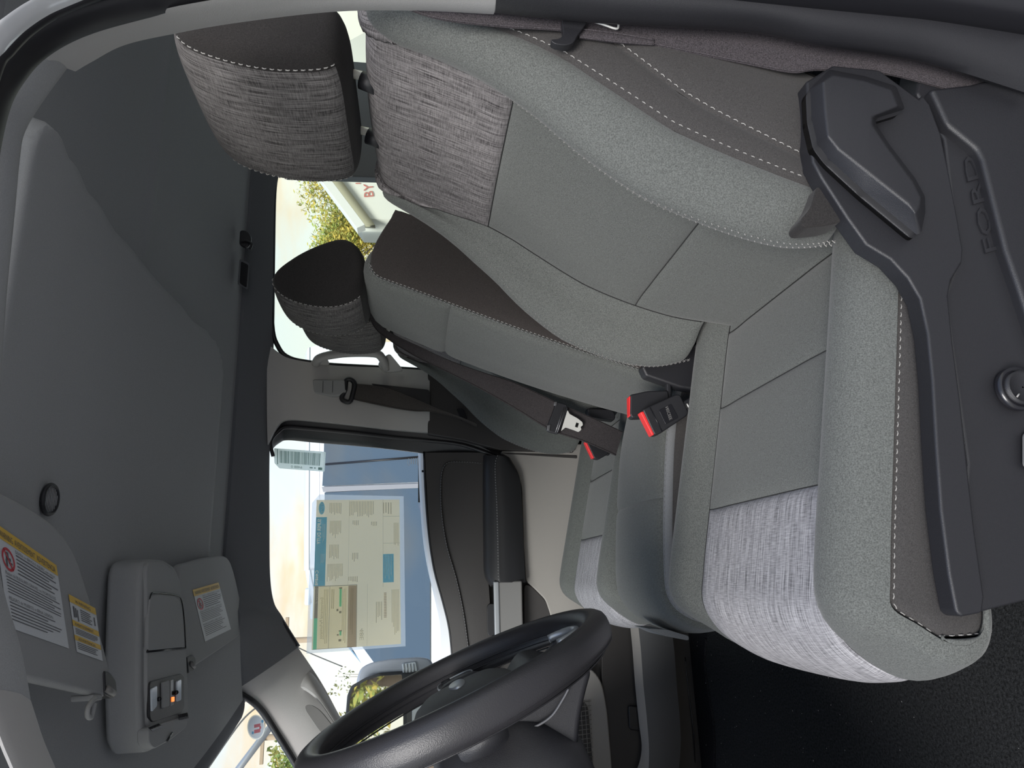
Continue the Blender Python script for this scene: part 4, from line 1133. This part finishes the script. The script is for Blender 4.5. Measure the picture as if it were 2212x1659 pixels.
# passenger shoulder belt on the far pillar
pb = tag(empty('passenger_seat_belt', AY(760, 840, .84)), 'dark seat belt running from the adjuster on the far door pillar', 'seat belt')
prism('height_adjuster', rnd(AYs([(675, 822), (748, 823), (750, 852), (725, 860), (678, 852)], .845), .012), (0, -.018, 0), CONS, pb, .006)
for xx in (698, 719):
    tube('adjuster_groove', AYs([(xx, 823), (xx-1, 848)], .8265), .0008, BLKG, pb, 5)
tube('belt_ring', smooth_path(AYs([(748, 822), (758, 820), (766, 830), (762, 850), (757, 866), (748, 868), (738, 860), (745, 842)], .835), 5, True), .008, BLK, pb, 10, True)
web_strip('webbing', AYs([(760, 828), (830, 836), (890, 858), (940, 880), (985, 897), (1030, 915)], .838), AYs([(758, 862), (830, 878), (890, 888), (935, 890), (985, 902), (1030, 922)], .842), pb, mat('webbing_brown', (.055, .048, .044), .8, vary=.4, vscale=700))
prism('belt_guide', rnd(AYs([(986, 884), (1000, 884), (1010, 905), (996, 910)], .86), .004), (0, -.01, 0), BLKG, pb, .002)

# centre seat belt with bare steel tongue
cb = tag(empty('center_seat_belt', AY(1220, 900, .27)), 'brown-black seat belt with a bright steel tongue lying over the middle seat edge', 'seat belt')
a_ = [(792, 648, .25), (815, 696, .262), (850, 722, .262), (905, 748, .258), (970, 778, .255), (1040, 803, .25), (1116, 828, .245), (1210, 872, .235), (1280, 902, .23), (1345, 932, .23)]
b_ = [(788, 655, .27), (808, 706, .275), (845, 738, .272), (900, 772, .268), (970, 806, .265), (1040, 842, .26), (1110, 882, .255), (1190, 930, .25), (1262, 955, .24), (1330, 985, .24)]
web_strip('webbing', [AY(*p) for p in a_], [AY(*p) for p in b_], cb, nd=(-.4, -.9, 0))
YT = .222
tg = prism('tongue_grip', rnd(AYs([(1201, 867), (1224, 873), (1228, 884), (1206, 938), (1184, 932), (1180, 926), (1196, 884)], YT), .004), (0, .012, 0), BLK, cb, .003)
for p in ([(1197, 868), (1204, 867), (1203, 876), (1196, 876)], [(1182, 918), (1190, 916), (1188, 930), (1181, 930)]):
    prism('grip_bar', AYs(p, YT-.004), (0, .006, 0), STEELD, tg, .002)
for q in (0, 4):
    tube('grip_rib', AYs([(1222-q, 880), (1204-q, 934)], YT-.001), .0012, STEELD, tg, 6)
ton = [(1226, 886), (1230, 894), (1248, 904), (1258, 912), (1259, 919), (1254, 922), (1256, 928), (1250, 933), (1240, 929), (1222, 923), (1212, 931), (1220, 905)]
hole = [(1245, 912), (1251, 914), (1248, 924), (1242, 922)]
def plate_with_hole(nm, ol, hl, Y, th, m, par):
    bm = bmesh.new()
    o = [bm.verts.new(v) for v in rnd(AYs(ol, Y), .002, 3)]; h = [bm.verts.new(v) for v in AYs(hl, Y)]
    ed = [bm.edges.new((o[i], o[(i+1) % len(o)])) for i in range(len(o))]+[bm.edges.new((h[i], h[(i+1) % len(h)])) for i in range(len(h))]
    bmesh.ops.triangle_fill(bm, use_beauty=True, use_dissolve=False, edges=ed)
    r = bmesh.ops.extrude_face_region(bm, geom=bm.faces[:])
    bmesh.ops.translate(bm, verts=[v for v in r['geom'] if isinstance(v, bmesh.types.BMVert)], vec=(0, th, 0))
    bmesh.ops.recalc_face_normals(bm, faces=bm.faces)
    me = bpy.data.meshes.new(nm); bm.to_mesh(me); bm.free(); me.materials.append(m)
    ob = bpy.data.objects.new(nm, me); COL.objects.link(ob); return put(ob, par)
plate_with_hole('tongue', ton, hole, YT-.006, .003, CHROME, cb)

def buckle(body, red, Y, th, label, stalk=None, panel=None, seam=None, slope=0):
    e = tag(empty('belt_buckle', AY(body[0][0], body[0][1], Y)), label, 'buckle', 'seat belt buckles')
    b = prism('buckle_body', rnd(AYs(body, Y), .004), (0, th, 0), BLK, e, .004)
    prism('release_button', AYs(red, Y+.002), (0, th-.004, 0), RED, e, .002)
    if stalk: prism('buckle_stalk', AYs(stalk, Y+.004), (0, th-.008, 0), BLK, e, .003)
    if panel: prism('buckle_plate', rnd(AYs(panel, Y-.0012), .003), (0, .003, 0), BLKG, e, .0008)
    if seam: tube('buckle_seam', AYs(seam, Y-.0008), .0010, BLKG, e, 5)
    return e
bk = buckle([(1388, 884), (1462, 851), (1470, 853), (1488, 890), (1484, 898), (1424, 938), (1414, 940)], [(1383, 890), (1391, 888), (1416, 937), (1409, 941)], -.165, .024,
       'black seat belt buckle lying on top, red release button and stamped plate', [(1474, 868), (1520, 842), (1535, 858), (1486, 890)], [(1423, 886), (1450, 872), (1466, 902), (1438, 917)], [(1404, 880), (1430, 932)])
pq = bilin([(1437, 880), (1446, 908), (1452, 905), (1443, 877)], lambda x, y: AY(x, y, -.1666))
print_text('buckle_stamp', 'NISCEEE', pq, 0, 1, 1, 1, PULL, bk)
tube('stalk_rivet', AYs([(1484, 872), (1488, 880)], -.162), .0015, CHROME, bk, 6)
buckle([(1362, 852), (1400, 844), (1443, 843), (1450, 880), (1440, 900), (1366, 903), (1361, 896)], [(1359, 856), (1363, 855), (1363, 899), (1360, 898)], -.13, .022,
       'black seat belt buckle half hidden behind another buckle, thin red edge', [(1440, 806), (1450, 818), (1452, 870), (1440, 860)])
buckle([(1268, 956), (1278, 952), (1318, 972), (1312, 982), (1294, 992), (1284, 990)], [(1263, 954), (1276, 957), (1292, 988), (1280, 990)], .29, .022,
       'small dark buckle with bright red button beyond the middle seat', [(1300, 962), (1322, 972), (1316, 984), (1300, 980)])
# armrest hinge covers between the far seats
hg = tag(empty('seat_hinge_cover', AY(1290, 890, .3)), 'dark plastic hinge cover at the foot of the middle backrest', 'hinge cover')
prism('hinge_body', rnd(AYs([(1268, 882), (1322, 884), (1330, 896), (1328, 908), (1272, 900)], .262), .006), (0, .03, 0), BLK, hg, .004)

# ================================================================== FLOOR DETAILS
fm = tag(empty('floor_mat', (-.3, -.1, 0)), 'black carpet floor mat below the front of the nearest seat', 'floor mat')
mo = [AZ(*p, .006) for p in ((1534, 1380), (1532, 1440), (1542, 1510), (1552, 1580), (1552, 1700))]
prism('mat_pad', [v for v in mo]+[Vector((-.75, -.75, .006)), Vector((.1, -.75, .006)), Vector((.1, .55, .006))], (0, 0, .012), CARPM, fm, .004)
me_ = smooth_path([v+Vector((0, 0, .012)) for v in mo], 5)
tube('mat_binding', me_, .005, CARP, fm, 6)
tube('sill_wire', smooth_path([AZ(*p, .02) for p in ((1480, 1420), (1488, 1500), (1498, 1580), (1502, 1680))], 5), .002, BLKG, fm, 5)

# ================================================================== STICKERS ON THE GLASS
def band_with_text(name, rect, texts, Q, material, parent):
    """a printed band whose lettering is left open, so the paper behind shows as the letters"""
    bm = bmesh.new(); edges = []
    x0, y0, x1, y1 = rect
    r = [bm.verts.new((x, y, 0)) for x, y in ((x0, y0), (x1, y0), (x1, y1), (x0, y1))]
    edges += [bm.edges.new((r[i], r[(i+1) % 4])) for i in range(4)]
    for (txt, a, base, b, h) in texts:
        me = text_mesh(txt); xs = [v.co.x for v in me.vertices]; lo, hi = min(xs), max(xs)
        cnt = {}
        for p in me.polygons:
            vv = list(p.vertices)
            for u, v in zip(vv, vv[1:]+vv[:1]): cnt[(min(u, v), max(u, v))] = cnt.get((min(u, v), max(u, v)), 0)+1
        vm = {}
        for (u, v), c in cnt.items():
            if c == 1:
                for q in (u, v):
                    if q not in vm:
                        co = me.vertices[q].co; vm[q] = bm.verts.new((a+(co.x-lo)/(hi-lo)*(b-a), base-co.y/.70*h, 0))
                edges.append(bm.edges.new((vm[u], vm[v])))
        bpy.data.meshes.remove(me)
    bmesh.ops.triangle_fill(bm, use_beauty=True, use_dissolve=False, edges=edges)
    bm.verts.index_update()
    vs = [Q(v.co.x, v.co.y) for v in bm.verts]; fs = [tuple(v.index for v in f.verts) for f in bm.faces]
    bm.free()
    return mk(name, vs, fs, material, parent, False)

def price_sheet():
    corn = [(684, 1080), (673, 1404), (866, 1391), (863, 1079)]     # TL,TR,BR,BL as the print is read from outside
    lay = [bilin(corn, lambda x, y, k=k: glass_pt(x, y, .0015+.0009*k)) for k in range(5)]
    e = tag(empty('window_sticker', lay[0](.5, .5)), 'large tan printed vehicle sheet with blue band stuck inside the passenger window', 'sticker')
    fl = [(690, 1068), (872, 1072), (876, 1396), (662, 1412), (674, 1086)]
    mk('sticker_film', [glass_pt(x, y, .001) for x, y in fl], [(0, 1, 2, 3, 4)], FILM, e, False)
    mk('paper_sheet', [lay[0](0, 0), lay[0](1, 0), lay[0](1, 1), lay[0](0, 1)], [(0, 1, 2, 3)], PAPER, e, False)
    Q1, Q2, Q3, Q4 = lay[1:]
    band_with_text('header_band', (.115, 0, .575, .13), (('SUPER DUTY', .128, .062, .295, .042), ('C46898', .47, .048, .57, .036)), Q1, PBLUE, e)
    quads('header_print', para_lines(.16, .29, .075, .122, 4, .5, .3)+para_lines(.36, .43, .07, .12, 4, .5, .3), Q2, PWHT, e)
    vs = [Q2(.055, .065)]+[Q2(.055+.042*math.cos(a), .065+.036*math.sin(a)) for a in [2*math.pi*i/28 for i in range(28)]]
    lg = mk('oval_emblem', vs, [(0, 1+i, 1+(i+1) % 28) for i in range(28)], PBLUE, e, False)
    print_text('emblem_text', 'Ford', Q3, .026, .082, .084, .034, PWHT, lg)
    rows = []
    for (x0, x1, y0, y1, n) in ((.02, .11, .16, .31, 8), (.14, .26, .17, .31, 9), (.30, .40, .17, .29, 7), (.43, .55, .15, .34, 12), (.01, .12, .40, .70, 16), (.14, .18, .44, .52, 4), (.36, .42, .44, .52, 4), (.52, .56, .40, .52, 5), (.15, .18, .66, .74, 4),
                                (.02, .10, .80, .92, 4), (.16, .32, .93, .99, 4), (.62, .95, .90, .99, 6), (.70, .85, .72, .80, 4)):
        rows += para_lines(x0, x1, y0, y1, n, .42, .35)
    for k in range(1, 2): rows += [(.0, .395, .575, .397), (.0, .80, .6, .803), (.575, .62, 1.0, .622), (.115, .8, .117, 1.0), (.3, .8, .302, 1.0)]
    quads('small_print', rows, Q1, PTXT, e)
    # lower panel with coloured strips
    quads('panel_frame', [(.576, .01, .580, .50), (.996, .01, 1.0, .50), (.576, .496, 1.0, .502), (.58, .186, 1.0, .190)], Q1, PGREY, e)
    quads('panel_title_bar', [(.58, .015, .79, .055)], Q2, PGREY, e)
    quads('panel_green_bar', [(.79, .015, .998, .055)], Q2, PGREEN, e)
    quads('panel_paper', [(.582, .06, .998, .185), (.582, .19, .998, .395)], Q2, PCREAM, e)
    quads('panel_brown_bar', [(.582, .40, .998, .495)], Q2, PBROWN, e)
    print_text('panel_text', 'Government of', Q3, .585, .05, .69, .026, PWHT, e)
    print_text('panel_text', 'Environmental Performance', Q3, .655, .115, .93, .034, PTXT, e)
    quads('panel_print', para_lines(.60, .97, .125, .18, 3, .3, .2)+para_lines(.60, .74, .21, .25, 2, .4, .2)+para_lines(.60, .97, .335, .385, 3, .3, .3)+para_lines(.6, .95, .43, .47, 2, .3, .2), Q3, PTXT, e)
    quads('gauge_bar', [(.60, .30, .72, .325), (.885, .31, .915, .33)], Q3, PGREEN, e)
    quads('gauge_marker', [(.59, .295, .60, .33), (.735, .27, .75, .29), (.75, .30, .765, .325), (.88, .30, .888, .335), (.905, .28, .915, .30), (.94, .30, .955, .33)], Q3, PGREY, e)
    quads('grey_box', [(.375, .80, .57, .925)], Q2, PBLUE, e)
    quads('grey_box_print', para_lines(.385, .55, .82, .915, 4, .35, .3), Q3, PWHT, e)
    print_text('stock_number', '48E', Q2, .875, .58, .955, .045, PTXT, e)
    quads('tan_barcode', [(.64+.011*i, .81, .646+.011*i, .84) for i in range(16)], Q2, PBROWN, e)
price_sheet()

def bar_label():
    corn = [(592, 968), (593, 1012), (701, 1019), (704, 976)]
    a, b = bilin([(592, 968), (704, 976), (701, 1019), (593, 1011)], lambda x, y: glass_pt(x, y, .0015)), bilin([(592, 968), (704, 976), (701, 1019), (593, 1011)], lambda x, y: glass_pt(x, y, .0024))
    e = tag(empty('barcode_sticker', a(.5, .5)), 'pale green barcode label in the rear upper corner of the passenger window', 'sticker')
    ol = rnd([a(0, 0), a(1, 0), a(1, 1), a(.10, 1), a(0, .75)], .003, 3)
    mk('label_paper', ol, [tuple(range(len(ol)))], PLBL, e, False)
    rng = random.Random(3); x = .10; rc_ = []
    while x < .90:
        w = rng.choice((.008, .012, .018)); rc_.append((x, .10, x+w, .72)); x += w+rng.choice((.006, .009, .013))
    quads('barcode_bars', rc_, b, PBAR, e)
    quads('torn_edge', [(.055, .05, .072, .80)], b, PBAR, e)
    Qm = bilin([(664, 1013), (632, 1011), (632, 1018), (664, 1020)], lambda x, y: glass_pt(x, y, .0024))
    me_q = bilin([(655, 1003), (655, 1015), (625, 1012), (625, 1000)], lambda x, y: glass_pt(x, y, .0024))
    Qt = lambda s, t: b(.55-.22*s, .80+.13*t)
    print_text('label_number', '6488 0', Qt, 0, 1, 1, 1, PBAR, e)
    quads('label_marks', [(.87, .80, .95, .93), (.70, .82, .76, .88), (.79, .82, .82, .88)], b, PBAR, e)
bar_label()

# manufacturer mark etched at the lower rear corner of the window
gm = tag(empty('glass_marking', glass_pt(890, 1003)), 'tiny grey etched mark low in the rear corner of the passenger window', 'marking')
quads('etched_print', para_lines(0, 1, 0, 1, 4, .35, .3), bilin([(888, 990), (888, 1008), (906, 1006), (906, 988)], lambda x, y: glass_pt(x, y, .0012)), PGREY, gm)
mv = [glass_pt(883+3.2*math.cos(a), 998+8*math.sin(a), .0012) for a in [2*math.pi*i/20 for i in range(20)]]+[glass_pt(883+2.4*math.cos(a), 998+7*math.sin(a), .0012) for a in [2*math.pi*i/20 for i in range(20)]]
mk('etched_oval', mv, [(i, (i+1) % 20, 20+(i+1) % 20, 20+i) for i in range(20)], PGREY, gm, False)

# round service sticker on the windshield
def ws_pt(px, py, off=0.0):
    # windshield plane near its far upper corner
    p0 = Vector((-.40, .60, 1.27)); n = Vector((.62, -.25, -.74)).normalized()
    return on_plane(px, py, p0+n*off, n)
rd = tag(empty('round_sticker', ws_pt(553, 1571)), 'round pale sticker with a small red vehicle drawing on the windshield', 'sticker')
el = lambda rx, ry, off, n=36: [ws_pt(553+rx*math.cos(a), 1571+ry*math.sin(a), off) for a in [2*math.pi*i/n for i in range(n)]]
mk('sticker_rim', el(19, 27, .001), [tuple(range(36))], PWHT, rd, False)
mk('sticker_disc', el(17, 24.5, .002), [tuple(range(36))], translucent('disc_grey', (.55, .58, .66), .95), rd, False)
PRED = translucent('print_red', (.70, .22, .24), .95)
sq = bilin([(548, 1554), (570, 1562), (570, 1594), (546, 1586)], lambda x, y: ws_pt(x, y, .003))
quads('vehicle_drawing', [(.0, .18, .75, .42), (.0, .56, .75, .82), (.62, .40, .85, .58)], bilin([(549, 1560), (567, 1556), (567, 1586), (549, 1590)], lambda x, y: ws_pt(x, y, .003)), PRED, rd)
mk('blue_dot', [ws_pt(546+2.4*math.cos(a), 1583+3.4*math.sin(a), .003) for a in [2*math.pi*i/16 for i in range(16)]], [tuple(range(16))], PBLUE, rd, False)
mk('blue_dot', [ws_pt(567+2.6*math.cos(a), 1558+3.6*math.sin(a), .003) for a in [2*math.pi*i/16 for i in range(16)]], [tuple(range(16))], PBLUE, rd, False)

# ================================================================== OUTSIDE
struct(mk('ground', [(-80, -60, -.78), (80, -60, -.78), (80, 120, -.78), (-80, 120, -.78)], [(0, 1, 2, 3)], mat('asphalt', (.27, .26, .25), .9, vary=.25, vscale=40), None, False))

# door mirror
def mirror():
    e = tag(empty('door_mirror', AY(850, 1480, 1.15)), 'tall towing mirror outside the passenger window, seen past the wheel rim', 'mirror')
    c = AY(815, 1510, 1.16)
    v = (CAM-c).normalized(); n = (v+Vector((.90, .43, .02)).normalized()).normalized()
    op = lambda pts, off=0.0: [on_plane(p[0], p[1], c+n*off, n) for p in pts]
    hs = [(768, 1500), (770, 1462), (778, 1440), (800, 1428), (846, 1420), (905, 1416), (930, 1420), (938, 1436), (946, 1470), (952, 1560), (770, 1560)]
    prism('mirror_housing', rnd(AYs(hs, 1.30), .02), (-.08, .10, 0), mat('mirror_grey', (.33, .36, .42), .35, coat=.3), e, .012)
    lam = prism('marker_lamp', rnd(AYs([(868, 1434), (898, 1430), (902, 1450), (870, 1456)], 1.292), .004), (0, .02, 0), LENS, e, .002)
    for k in range(4): tube('lamp_flute', AYs([(872+7*k, 1434), (874+7*k, 1454)], 1.29), .002, SILV, lam, 5)
    fr = [(744, 1570), (750, 1500), (758, 1480), (790, 1462), (820, 1452), (866, 1448), (930, 1450), (950, 1462), (956, 1520), (960, 1570), (955, 1625), (744, 1625)]
    prism('glass_frame', rnd(op(fr, -.004), .010), -n*.05, BLK, e, .005)
    gl = [(752, 1566), (757, 1500), (764, 1486), (792, 1469), (822, 1460), (868, 1457), (871, 1520), (871, 1620), (752, 1620)]
    pts = rnd(op(gl, .003), .006)
    mk('mirror_glass', pts, [tuple(range(len(pts)))], mat('mirror_silver', (.86, .88, .86), .015, metal=1.0), e, False)
    prism('spotter_recess', rnd(op([(878, 1465), (925, 1462), (940, 1480), (944, 1620), (878, 1620)], .002), .008), n*.002, BLKG, e, .001)
    prism('spotter_glass', rnd(op([(890, 1492), (922, 1480), (935, 1490), (938, 1620), (890, 1620)], .005), .006), n*.002, SILV, e, .001)
    tube('mirror_arm', [AY(940, 1600, 1.05), AY(940, 1560, 1.22)], .02, BLK, e, 10)
mirror()

# neighbouring white pickup
WGL = mat('car_glass', (.06, .09, .12), .02, spec=1.0, coat=1.0)
def pickup():
    Y0 = 2.45
    e = tag(empty('parked_pickup', (0, 3.3, -.78)), 'white pickup parked alongside, its windows reflecting the sunset sky', 'pickup truck')
    # slanted upper side: from the belt (Y0,.80) to the rail (Y0+.22,1.33)
    n = Vector((0, -.92, .38)).normalized(); P0 = Vector((0, Y0, .80))
    sp = lambda x, y, off=0: on_plane(x, y, P0+n*off, n)
    side = [(690, 745), (690, 1180), (693, 1230), (706, 1290), (730, 1350), (790, 1450), (850, 1540), (930, 1650), (1010, 1650), (1010, 730)]
    prism('cab_side', [sp(*p) for p in side], -n*.05, WHITE, e, .004)
    rear = [(703, 860), (700, 1000), (697, 1050), (905, 1042), (930, 860)]
    prism('rear_window', [sp(p[0], p[1], .004) for p in rear], n*.006, WGL, e, .001)
    tube('window_divider', [sp(703, 1003, .014), sp(920, 986, .014)], .006, RUB, e, 6)
    fr = [(702, 1064), (704, 1180), (712, 1240), (735, 1310), (775, 1385), (830, 1460), (900, 1540), (930, 1540), (930, 1052)]
    prism('front_window', [sp(p[0], p[1], .004) for p in fr], n*.006, WGL, e, .001)
    prism('window_pillar', [sp(p[0], p[1], .012) for p in ((696, 1052), (699, 1063), (925, 1053), (925, 1044))], n*.006, mat('trim_grey', (.30, .30, .32), .4), e, .001)
    # roof
    rl = [(690, 745), (690, 1180), (693, 1230), (706, 1290), (730, 1350)]
    r1 = [sp(*p) for p in rl]
    r2 = [p+Vector((0, .06, .075)) for p in r1]; r3 = [p+Vector((0, .20, .115)) for p in r1]; r4 = [p+Vector((.0, .85, .15)) for p in r1]; r5 = [p+Vector((0, 1.5, .115)) for p in r1]
    vs, fs = [], []
    for a in (r1, r2, r3, r4, r5): vs += smooth_path(a, 5)
    w = len(smooth_path(r1, 5))
    for j in range(4):
        for i in range(w-1): fs.append((j*w+i, j*w+i+1, (j+1)*w+i+1, (j+1)*w+i))
    mk('roof', vs, fs, WHITE, e)
    tube('roof_ditch', [p+n*.002+Vector((0, .055, .06)) for p in smooth_path(r1, 5)], .006, mat('ditch_grey', (.20, .23, .24), .5), e, 6)
    for t in (3.0, 3.55):
        i = int(t); p = r4[i].lerp(r4[min(4, i+1)], t-i)-Vector((0, .45, .012))
        rbox('clearance_lamp', p+Vector((0, 0, .02)), (.10, .07, .035), LENS, e, .012)
    # body below the belt and hood ahead
    prism('lower_body', [(-2.4, Y0-.02, -.35), (3.2, Y0-.02, -.35), (3.2, Y0-.02, .80), (-.75, Y0-.02, .80), (-2.3, Y0-.02, .70)], (0, 1.9, 0), WHITE, e, .03)
    prism('windshield', [sp(732, 1352)+Vector((0, .12, .05)), sp(1005, 1700)+Vector((0, .05, 0)), sp(1005, 1700)+Vector((0, 1.7, 0)), sp(732, 1352)+Vector((0, 1.4, .09))], (-.01, 0, .006), mat('screen_glass', (.25, .42, .56), .05, spec=1), e, 0)
    for x in (-1.7, 2.3):
        tube('wheel', [(x, Y0-.03, -.42), (x, Y0+.2, -.42)], .38, RUB, e, 28)
pickup()

# ---- trees
def tree(name, base, h, r, col1, label, n=1500, seed=1, leaf=.16):
    rng = random.Random(seed); base = Vector(base)
    e = tag(empty(name, base), label, 'tree', 'trees around the lot')
    top = base+Vector((0, 0, h*.55))
    tube('trunk', [base, base+Vector((.05, 0, h*.3)), top], [.12*r/2, .09*r/2, .05*r/2], mat('bark', (.16, .12, .09), .9), e, 8)
    for k in range(6):
        a = rng.uniform(0, 6.28); q = base+Vector((math.cos(a)*r*.6, math.sin(a)*r*.6, h*rng.uniform(.6, .9)))
        tube('branch', [base+Vector((0, 0, h*rng.uniform(.3, .5))), q], [.05*r/2, .015*r/2], MATS['bark'], e, 6)
    blobs = [(base+Vector((rng.uniform(-.6, .6)*r, rng.uniform(-.6, .6)*r, h*rng.uniform(.45, .92))), r*rng.uniform(.28, .5)) for _ in range(16)]
    vs, fs = [], []
    for i in range(n):
        c, br = rng.choice(blobs)
        d = Vector((rng.gauss(0, 1), rng.gauss(0, 1), rng.gauss(0, 1))).normalized()*br*rng.uniform(.55, 1.05); p = c+d
        u = Vector((rng.gauss(0, 1), rng.gauss(0, 1), rng.gauss(0, 1))).normalized(); v = u.orthogonal().normalized()
        s = leaf*rng.uniform(.6, 1.3); b = len(vs)
        vs += [p-u*s, p+v*s*.5, p+u*s, p-v*s*.5]; fs.append((b, b+1, b+2, b+3))
    o = mk('foliage', vs, fs, col1, e, False); o['kind'] = 'stuff'
    return e
def leafmat(name, a, b):
    m = mat(name, a, .8)
    nt = m.node_tree; bs = nt.nodes['Principled BSDF']
    n = nt.nodes.new('ShaderNodeTexNoise'); n.inputs['Scale'].default_value = 1.3; n.inputs['Detail'].default_value = 4
    tc = nt.nodes.new('ShaderNodeTexCoord'); nt.links.new(tc.outputs['Object'], n.inputs['Vector'])
    r = nt.nodes.new('ShaderNodeValToRGB'); r.color_ramp.elements[0].position = .42; r.color_ramp.elements[1].position = .60
    r.color_ramp.elements[0].color = (*a, 1); r.color_ramp.elements[1].color = (*b, 1)
    nt.links.new(n.outputs['Fac'], r.inputs['Fac']); nt.links.new(r.outputs['Color'], bs.inputs['Base Color'])
    bs.inputs['Subsurface Weight'].default_value = 0.0
    return m
AUT = leafmat('autumn_leaves', (.55, .42, .08), (.30, .36, .08))
GRN = leafmat('green_leaves', (.22, .32, .08), (.48, .40, .10))
p = AY(745, 420, 26.0)
tree('autumn_tree', (p.x-.3, 28.0, -.78), 6.4, 3.2, AUT, 'yellow autumn tree seen through the far rear window', 15000, 2, .10)
p = AY(600, 1650, 22.0)
tree('autumn_tree', (p.x-.4, 22.0, -.78), p.z+1.5, 1.5, GRN, 'green and gold tree seen low through the windshield', 4000, 5, .09)
p = AY(725, 1470, 20.0)
tree('sapling', (p.x, 20.0, -.78), AY(690, 1470, 20.0).z+.78, .55, leafmat('thin_leaves', (.20, .24, .10), (.36, .34, .14)), 'thin sparse young tree between the mirror and the pillar', 260, 8, .05)
for k, (x, y) in enumerate(((14, 8.5), (21, 12.5), (29, 17), (27, 7))):
    tree('roadside_tree', (x, y, -.78), 5.8+.5*k, 3.2, GRN if k % 2 else AUT, ['first bushy tree of the row reflected in the door mirror', 'second bushy tree of the row reflected in the door mirror', 'third bushy tree of the row reflected in the door mirror', 'fourth bushy tree of the row reflected in the door mirror'][k], 6000, 20+k, .12)

# ---- service building seen through the rear side window
def building():
    Y = 17.0
    e = tag(empty('service_building', AY(790, 400, Y)), 'white gabled building with red lettering beyond the far rear window', 'building')
    w = AYs([(738, 418), (778, 472)], Y); w += [Vector((w[-1].x, Y, -.78)), Vector((w[-1].x+9, Y, -.78))]+AYs([(640, 150), (668, 318)], Y)
    prism('gable_wall', w, (0, 1.5, 0), mat('siding', (.66, .66, .60), .7), e, 0)
    a, b = AY(640, 288, Y-.3), AY(788, 485, Y-.3)
    prism('roof_edge', [a, b, b+Vector((-.12, 0, .22)), a+Vector((-.12, 0, .22))], (0, .35, 0), mat('roof_trim', (.70, .70, .66), .6), e, .01)
    prism('soffit', [a+Vector((.05, .1, -.28)), b+Vector((.05, .1, -.28)), b, a], (0, .2, 0), mat('soffit_tan', (.36, .34, .24), .8), e, 0)
    Q = bilin([(785, 426), (780, 330), (800, 328), (807, 424)], lambda x, y: AY(x, y, Y-.04))
    RS = mat('sign_red', (.50, .16, .13), .7)
    print_text('sign_text', 'BY SERVICE', Q, 0, 1, 1.35, .95, RS, e)
    Q = bilin([(766, 397), (766, 330), (779, 330), (779, 397)], lambda x, y: AY(x, y, Y-.04))
    quads('sign_small_print', [(.06*i, .15, .06*i+.03, .95) for i in range(16)], Q, RS, e)
building()

# ---- poles and wires
WOOD = mat('weathered_wood', (.42, .32, .22), .85)
for (px, py, yy, lab) in ((640, 1383, 24.0, 'wooden utility pole just ahead of the printed window sheet'), (590, 1592, 24.0, 'wooden utility pole seen through the windshield')):
    b = AY(px, py, yy)
    e = tag(empty('utility_pole', (b.x, yy, -.78)), lab, 'pole', 'utility poles')
    tube('pole_shaft', [(b.x, yy, -.78), (b.x, yy, b.z+.45)], .09, WOOD, e, 12)
    rbox('crossarm', (b.x, yy-.12, b.z+.30), (1.5, .09, .11), WOOD, e, .01)
WIRE = mat('wire', (.10, .10, .10), .6)
for i, (q, lab) in enumerate((([(410, 1662), (470, 1575), (545, 1500)], 'upper overhead wire crossing the windshield view'), ([(448, 1662), (520, 1560), (562, 1522)], 'lower overhead wire crossing the windshield view'), ([(634, 1394), (672, 1412), (740, 1440)], 'short overhead wire beside the printed sheet'))):
    pts = smooth_path(AYs(q, 24.0 if i == 2 else 18.0), 6)
    tag(tube('overhead_wire', pts, .02, WIRE, None, 6), lab, 'wire', 'overhead wires')
la = AY(585, 1600, 15.0); lb = AY(520, 1662, 15.0)
e = tag(empty('lamp_post', (la.x+.5, 15.0, -.78)), 'grey lamp post with a slanted arm seen through the windshield', 'lamp post')
tube('lamp_arm', [AY(588, 1565, 15.0), AY(510, 1668, 15.0), AY(470, 1720, 15.0)], .07, SILV, e, 10)
tube('post_shaft', [(AY(588, 1565, 15.0).x, 15.0, -.78), AY(588, 1565, 15.0)], .08, SILV, e, 10)

rng = random.Random(11); vs, fs = [], []
for i in range(170):
    p = Vector((rng.uniform(-.75, .05), rng.uniform(-.75, .85), .0195)); a = rng.uniform(0, 6.28); l = rng.uniform(.0006, .0022); w_ = rng.uniform(.0004, .0009)
    u = Vector((math.cos(a), math.sin(a), 0))*l; v = Vector((-math.sin(a), math.cos(a), 0))*w_; b = len(vs)
    vs += [p-u, p+v, p+u, p-v, p+Vector((0, 0, .0008))]; fs += [(b, b+1, b+4), (b+1, b+2, b+4), (b+2, b+3, b+4), (b+3, b, b+4)]
lint = mk('carpet_lint', vs, fs, mat('lint', (.45, .44, .42), .9), None, False)
tag(lint, 'pale lint specks scattered over the black carpet', 'lint', kind='stuff')
